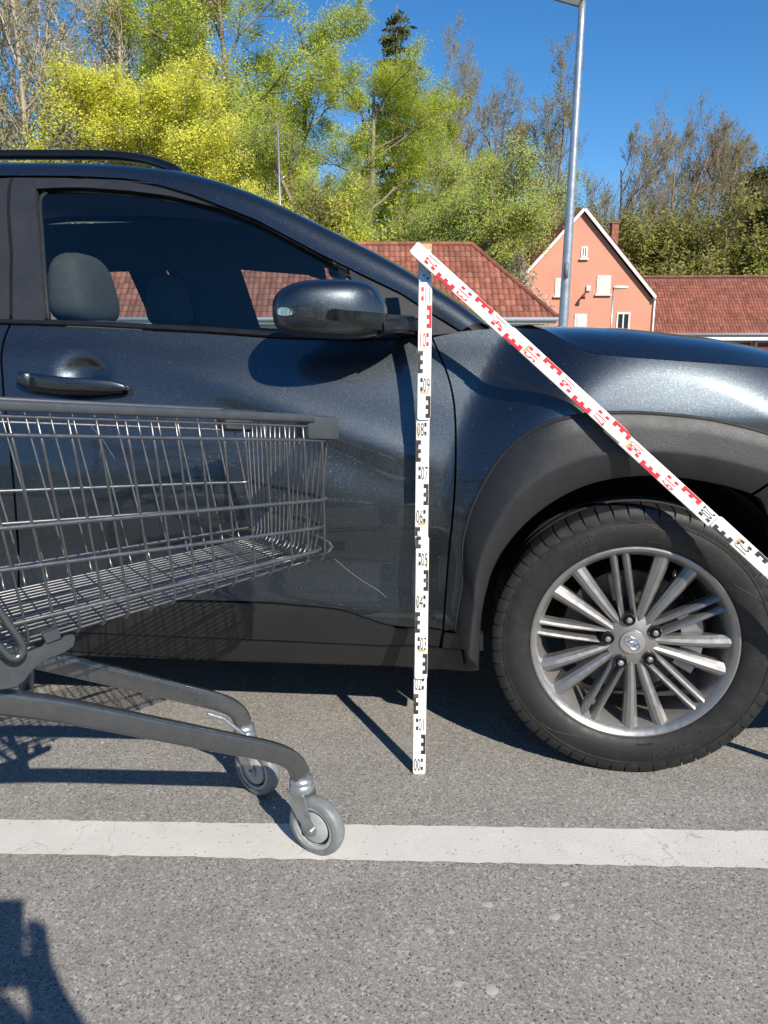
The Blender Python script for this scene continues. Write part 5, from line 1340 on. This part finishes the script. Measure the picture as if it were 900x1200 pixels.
kind('shrub_green', 'bark_brown', 'leaf_lime', seed=16, H=4.0, r0=.07, levels=3, kids=(12, 8, 5), spread=(50, 45, 45), first=.05, up=.4, lr=.62, leafN=22000, leafS=.042, leafSpread=.14, trunks=3, twig_min=.010)
kind('blossom', 'bark_brown', 'blossom', seed=7, H=4.6, r0=.09, levels=3, kids=(12, 8, 6), spread=(50, 42, 42), first=.12, up=.5, lr=.6, leafN=9000, leafS=.05, leafSpread=.08, trunks=2, twig_min=.009)
kind('dark', 'bark_brown', 'leaf_dark', seed=8, H=6.5, r0=.16, levels=4, kids=(14, 8, 5, 3), spread=(55, 48, 45, 45), first=.1, up=.35, lr=.5, leafN=40000, leafS=.055, leafSpread=.2, twig_min=.012)
# conifer: whorls of drooping boughs with needle sprays
def conifer():
    rg = np.random.default_rng(9); H = 20; V = []; F = []; P = [(0, 0, z) for z in np.linspace(-.3, H, 12)]; V, F = tube(P, np.linspace(.28, .03, 12), 8); C = []; mbx = MB(); mbx.add(V, F)
    for z in np.arange(4, H - .3, .55):
        L = .30 * (H - z) ** .85 + .4
        for k in range(6):
            a = rg.uniform(0, 2 * math.pi); l = L * rg.uniform(.6, 1.1); t = np.linspace(0, 1, 5); pts = np.stack([l * t * math.cos(a), l * t * math.sin(a), z + .25 * l * t - .45 * l * t ** 2], -1)
            mbx.add(*tube(pts, np.linspace(.035, .01, 5), 4, False)); m = int(26 * l); q = rg.uniform(.15, 1, m)[:, None]
            c = np.concatenate([l * q * math.cos(a), l * q * math.sin(a), z + .25 * l * q - .45 * l * q ** 2], 1); C.append(c + rg.normal(0, .16, c.shape) * np.array([1, 1, .6]) - np.array([0, 0, .12]))
    C = np.concatenate(C); n = len(C); a = rg.normal(0, 1, (n, 3)); a[:, 2] -= .8; a /= np.linalg.norm(a, axis=1)[:, None]; b = np.cross(a, rg.normal(0, 1, (n, 3))); b /= np.linalg.norm(b, axis=1)[:, None]; s = .20 * rg.uniform(.6, 1.3, (n, 1))
    LV = np.stack([C - a * s, C + b * s * .35, C + a * s, C - b * s * .35], 1).reshape(-1, 3)
    t_ = mbx.build('trunk', 'bark_brown'); c_ = mesh_np('crown', LV, np.arange(n * 4).reshape(-1, 4), 'leaf_conifer'); KIND['conifer'] = (t_.data, c_.data, H); bpy.data.objects.remove(t_); bpy.data.objects.remove(c_)
conifer()
rt = random.Random(21)
def tree(key, px, ytop, Y, label, name='tree', cat='tree', group='trees behind the houses', wide=1.0, rot=None):
    """stands at depth Y under image column px with its top at image row ytop"""
    a = on_y(px, ytop, Y); gz = ground_z(a[0], Y); t, c, H = KIND[key]; s = max(.3, (a[2] - gz) / H)
    e = empty(name, (a[0], Y, gz), rt.uniform(0, 6.28) if rot is None else rot, label, cat, group); e.scale = (s * wide, s * wide, s)
    for nm, d in (('trunk', t), ('crown', c)):
        if d is not None: link(bpy.data.objects.new(nm, d), e)
    return e
T = tree
T('maple', 168, 76, 39, 'round yellow-flowering tree just above the car roof', 'flowering_tree', wide=1.12, rot=.4)
T('maple', 245, 145, 42, 'smaller yellow-green tree between the yellow tree and the willow', 'flowering_tree', wide=.85, rot=2.0)
T('lime', 290, -35, 48, 'tall lime green tree rising behind the yellow tree', 'lime_green_tree', wide=1.25, rot=1.0)
T('lime2', 345, 10, 52, 'lime green tree beside the mast, right of the tallest one', 'lime_green_tree', wide=1.2, rot=3.0)
T('lime', 420, 62, 47, 'yellowish green tree behind the willow, below the spruce', 'lime_green_tree', wide=1.3, rot=4.4)
T('lime2', 505, 100, 50, 'light green tree at the right flank of the willow', 'lime_green_tree', wide=.85, rot=5.4)
T('willow', 435, 112, 40, 'soft green willow above the windscreen pillar', 'willow_tree', wide=.98, rot=.2)
T('willow', 480, 160, 41, 'lower green willow directly left of the blossoming bush', 'willow_tree', wide=.62, rot=2.4)
T('willow', 350, 180, 43, 'small pale willow behind the slim mast', 'willow_tree', wide=.7, rot=3.3)
T('conifer', 465, 6, 58, 'dark spruce peeking out above the willow', 'spruce_tree', wide=1.15)
for k, (x, y, Y, key) in enumerate(((8, -120, 40, 'bare'), (60, -60, 46, 'bare2'), (112, -90, 43, 'bare'), (180, -70, 50, 'bare2'), (215, -30, 55, 'bare'), (-40, -80, 45, 'bare2'), (30, -20, 58, 'bare'), (150, -10, 60, 'bare2'))):
    T(key, x, y, Y, ['tall pale-barked bare tree at the left picture edge', 'thin bare tree second from the left picture edge', 'tall bare tree with forked pale trunk left of the yellow tree', 'bare tree towering behind the yellow tree', 'bare tree between the yellow tree and the tall lime green one', 'bare tree cut off by the left picture edge', 'bare tree farther back near the left picture edge', 'distant bare tree behind the yellow tree top'][k], 'bare_tree', group='bare woodland trees on the left', rot=1.3 * k)
for k, (x, y, Y, key, w) in enumerate(((568, 86, 56, 'fan2', .58), (640, 110, 60, 'fan2', .72), (718, 150, 68, 'fan', .72), (782, 142, 68, 'fan', .62), (842, 124, 66, 'fan', .80), (905, 150, 67, 'fan', .8), (600, 205, 68, 'fan', .7), (680, 225, 70, 'fan2', .7), (760, 225, 72, 'fan', .7), (870, 205, 70, 'fan', .7), (965, 160, 64, 'fan', 1.0), (538, 140, 64, 'fan', .7), (905, 215, 66, 'dark', 1.3))):
    T(key, x, y, Y, ['slender budding tree just right of the spruce', 'olive budding tree left of the lamp post', 'bare tree right of the lamp post above the pink gable', 'budding tree between the chimney and the broad tree', 'broad fan-shaped bare tree above the garage roof', 'bare tree at the right picture edge', 'small tree low behind the blossoming bush', 'low tree right behind the pink gable', 'back-row tree behind the chimney', 'back-row tree above the garage roof', 'tree beyond the right picture edge', 'thin tree in the gap between willow and budding tree', 'dark evergreen at the right picture edge above the garage roof'][k], 'bare_tree' if key != 'dark' else 'evergreen_tree', group='woodland trees on the right', wide=w, rot=.9 * k)
T('blossom', 601, 292, 38, 'pale pink blossoming bush between tiled roof and pink house', 'blossoming_bush', 'bush', None, 1.0)
for k, (x, y, Y, key, w) in enumerate(((842, 262, 67, 'shrub_green', 1.0), (790, 280, 68, 'shrub', 1.1), (885, 240, 64, 'shrub', 1.2), (548, 262, 46, 'shrub', .9), (640, 275, 60, 'shrub', 1.2), (740, 268, 68, 'shrub', 1.2), (520, 240, 44, 'shrub_green', 1.0), (455, 230, 41, 'shrub_green', 1.0), (300, 205, 38, 'shrub', 1.1), (250, 215, 41, 'shrub', 1.1), (70, 190, 38, 'shrub_green', 1.2), (20, 200, 39, 'shrub', 1.2), (120, 195, 42, 'shrub', 1.2), (930, 270, 62, 'shrub_green', 1.0), (690, 255, 66, 'shrub', 1.4), (580, 245, 62, 'shrub', 1.4))):
    T(key, x, y, Y, ['light green shrub on top of the garage roof line', 'olive shrub right of the chimney', 'olive thicket at the right picture edge', 'olive shrub right of the willow', 'olive shrub left of the pink gable', 'brown-green shrub right of the pink gable roof', 'green shrub under the right willow', 'green shrub hidden under the left willow', 'olive shrub at the foot of the slim mast', 'olive shrub right below the yellow tree', 'yellowish shrub above the left end of the roof rail', 'olive shrub at the left picture edge above the roof rail', 'shrub under the yellow tree', 'green shrub beyond the right picture edge', 'shrub in the wood behind the pink gable', 'shrub in the wood behind the blossoming bush'][k], 'shrub', 'shrub', 'shrubs along the wood edge', w, rot=.7 * k)
# unseen trees added behind the photographer to darken what the car mirrors
for k, (x, y, key, h) in enumerate(((-34, -27, 'fan2', 9), (-27, -31, 'lime2', 10), (-20, -29, 'willow', 8), (-14, -32, 'fan2', 10), (-8, -30, 'lime2', 9), (-2, -33, 'dark', 8), (4, -31, 'fan2', 10), (10, -34, 'lime2', 9.5), (17, -36, 'dark', 8), (24, -38, 'fan2', 9), (31, -34, 'willow', 8), (-40, -18, 'lime2', 10), (38, -24, 'fan2', 9), (-44, -6, 'dark', 9))):
    t, c, H = KIND[key]; e = empty('reflection_tree', (x, y, -.1), k * 1.1, 'unseen tree added behind the photographer to darken the car door reflections', 'tree', 'trees added for the car reflections'); s_ = h / H; e.scale = (s_ * 1.5, s_ * 1.5, s_)
    for nm, d in (('trunk', t), ('crown', c)): link(bpy.data.objects.new(nm, d), e)
# the far wood on the hill: a mass of trunks and twigs nobody could count
def wood():
    rg = np.random.default_rng(31); V = []; Q = []; n0 = 0; LC = []
    for k in range(420):
        x = rg.uniform(-75, 75); y = rg.uniform(74, 120); z = ground_z(x, y); h = rg.uniform(5, 8); r = rg.uniform(.05, .13)
        for j in range(7):
            if j == 0: a = np.array([x, y, z - .3]); b = a + np.array([rg.normal(0, .5), rg.normal(0, .5), h])
            else:
                t = rg.uniform(.3, .95); p = np.array([x, y, z + h * t]); d = np.array([rg.normal(0, .5), rg.normal(0, .5), .9]); a, b = p, p + d * h * .3
            rr = r if j == 0 else r * .4
            for p, q in ((a, rr), (b, rr * .3)):
                for an in (0, 2.09, 4.19): V.append((p[0] + q * math.cos(an), p[1] + q * math.sin(an), p[2]))
            Q += [(n0, n0 + 1, n0 + 4, n0 + 3), (n0 + 1, n0 + 2, n0 + 5, n0 + 4), (n0 + 2, n0, n0 + 3, n0 + 5)]; n0 += 6
        LC.append(np.array([x, y, z + h * .65]) + rg.normal(0, 1, (90, 3)) * np.array([1.3, 1.3, h * .22]))
    w = mesh_np('far_wood', V, Q, 'bark_brown'); C = np.concatenate(LC); n = len(C); a = rg.normal(0, 1, (n, 3)); a /= np.linalg.norm(a, axis=1)[:, None]; b = np.cross(a, rg.normal(0, 1, (n, 3))); b /= np.linalg.norm(b, axis=1)[:, None]; s = .13 * rg.uniform(.5, 1.4, (n, 1))
    LV = np.stack([C - a * s, C + b * s * .6, C + a * s, C - b * s * .6], 1).reshape(-1, 3)
    tag(w, 'distant brown budding wood on the hill behind the houses', 'wood', None, 'stuff')
    c = mesh_np('crown', LV, np.arange(n * 4).reshape(-1, 4), 'leaf_olive', w); tag(c, kind='stuff')
wood()
# ================================================================ photographer behind the camera: only the shadow of phone, hand and arm reaches the picture
ph_c = np.array([-.020, -.012, 0.972])
tilt = Matrix.Rotation(R(-PITCH), 3, 'X')
phone = empty('smartphone', tuple(ph_c), 0, 'dark smartphone held up by the photographer, seen only as shadow at lower left', 'phone')
V, F = box_vf((-.036, -.004, -.0735), (.036, .004, .0735), .0035)
mesh('case', [tuple(np.array(tilt) @ (np.array(v) + np.array([0, -.012, 0]))) for v in V], F, 'phone_body', phone, True, None, 40)
V, F = box_vf((-.0335, -.0052, -.070), (.0335, -.0042, .070)); mesh('screen', [tuple(np.array(tilt) @ (np.array(v) + np.array([0, -.012, 0]))) for v in V], F, 'window_glass', phone, False)
def person():
    vs_, es, rs = [], [], []
    def add(p, r, prev=None):
        vs_.append(p); rs.append(r); i = len(vs_) - 1
        if prev is not None: es.append((prev, i))
        return i
    X, Y = -.20, -.50
    pel = add((X, Y, .95), (.155, .115)); wa = add((X, Y, 1.10), (.145, .10), pel); ch = add((X, Y + .01, 1.28), (.165, .115), wa); nk0 = add((X, Y + .01, 1.42), (.09, .075), ch)
    nk = add((X, Y + .03, 1.50), (.055, .058), nk0); hd0 = add((X, Y + .05, 1.58), (.072, .082), nk); hd1 = add((X, Y + .06, 1.66), (.078, .092), hd0); hd2 = add((X, Y + .05, 1.73), (.060, .072), hd1)
    for s in (-1, 1):
        hip = add((X + s * .10, Y, .90), (.10, .10), pel); kn = add((X + s * .12, Y + .02, .50), (.065, .068), hip); an = add((X + s * .13, Y - .02, .10), (.042, .046), kn); he = add((X + s * .135, Y + .03, .045), (.045, .04), an); add((X + s * .15, Y + .17, .03), (.042, .028), he)
    # right arm up to the phone, left arm under it
    hands = []
    for s, el_, wr, pm in ((1, (.235, -.27, .88), (.085, -.095, .912), (.040, -.040, .930)), (-1, (-.36, -.30, .93), (-.125, -.105, .905), (-.062, -.045, .925))):
        sh = add((X + s * .19, Y + .01, 1.37), (.075, .075), ch); e = add(el_, (.050, .050), sh); m_ = add(tuple((np.array(el_) + np.array(wr)) / 2), (.043, .043), e); w = add(wr, (.028, .032), m_); p = add(pm, (.030, .024), w); hands.append((s, p, pm))
    for s, p, pm in hands:
        pm = np.array(pm)
        for k in range(4):
            z = .000 + .019 * k; b = pm + np.array([s * .004, .012, z - .012]); a1 = pm + np.array([s * .006, .030, z]); a2 = pm + np.array([-s * .014, .038, z + .002]); L = (.9, 1.0, 1.05, .85)[k]; a3 = pm + np.array([-s * .034 * L, .034, z + .003])
            i = add(tuple(b), (.0092, .0092), p); i = add(tuple(a1), (.0088, .0088), i); i = add(tuple(a2), (.0082, .0082), i); add(tuple(a3), (.0070, .0070), i)
        i = add(tuple(pm + np.array([-s * .004, -.012, .014])), (.0115, .0115), p); i = add(tuple(pm + np.array([-s * .010, -.020, .036])), (.0100, .0100), i); add(tuple(pm + np.array([-s * .018, -.016, .056])), (.0085, .0085), i)
    me = bpy.data.meshes.new('person'); me.from_pydata(vs_, es, []); ob = bpy.data.objects.new('person', me); COL.objects.link(ob)
    sk = ob.modifiers.new('skin', 'SKIN'); sk.use_smooth_shade = True
    for i, d in enumerate(me.skin_vertices[0].data): d.radius = rs[i]; d.use_root = (i == 0)
    sb = ob.modifiers.new('sub', 'SUBSURF'); sb.levels = 2; sb.render_levels = 2
    dg = bpy.context.evaluated_depsgraph_get(); dg.update(); m2 = bpy.data.meshes.new_from_object(ob.evaluated_get(dg)); bpy.data.objects.remove(ob)
    for m in ('jacket', 'skin', 'trousers', 'phone_body'): m2.materials.append(MATS[m])
    for p in m2.polygons:
        c = p.center; p.use_smooth = True
        if c.z > 1.475 or (c.y > -.10 and c.z > .8): p.material_index = 1
        elif c.z < .09: p.material_index = 3
        elif c.z < .97 and c.y < -.38 and abs(c.x - X) < .25: p.material_index = 2
        else: p.material_index = 0
    o = bpy.data.objects.new('person', m2); COL.objects.link(o)
    tag(o, 'standing photographer in dark jacket whose arm shadow falls at lower left', 'person')
    V, F = superell((X, Y + .035, 1.70), (.090, .105, .075), .9, 20, 12, lambda p: [p[0], p[1] - .012, max(p[2], -.03)]); mesh('hair', V, F, 'hair', o)
    for s in (-1, 1):
        mesh('eye', *superell((X + s * .032, Y + .136, 1.64), (.012, .010, .010), 1.0, 10, 8), 'white_paint', o)
        mesh('ear', *superell((X + s * .082, Y + .055, 1.63), (.010, .022, .032), .9, 10, 8), 'skin', o)
    mesh('nose', *superell((X, Y + .152, 1.61), (.013, .020, .026), 1.0, 10, 8), 'skin', o); mesh('mouth', *superell((X, Y + .138, 1.565), (.025, .010, .007), .9, 12, 6), 'red_door', o)
person()
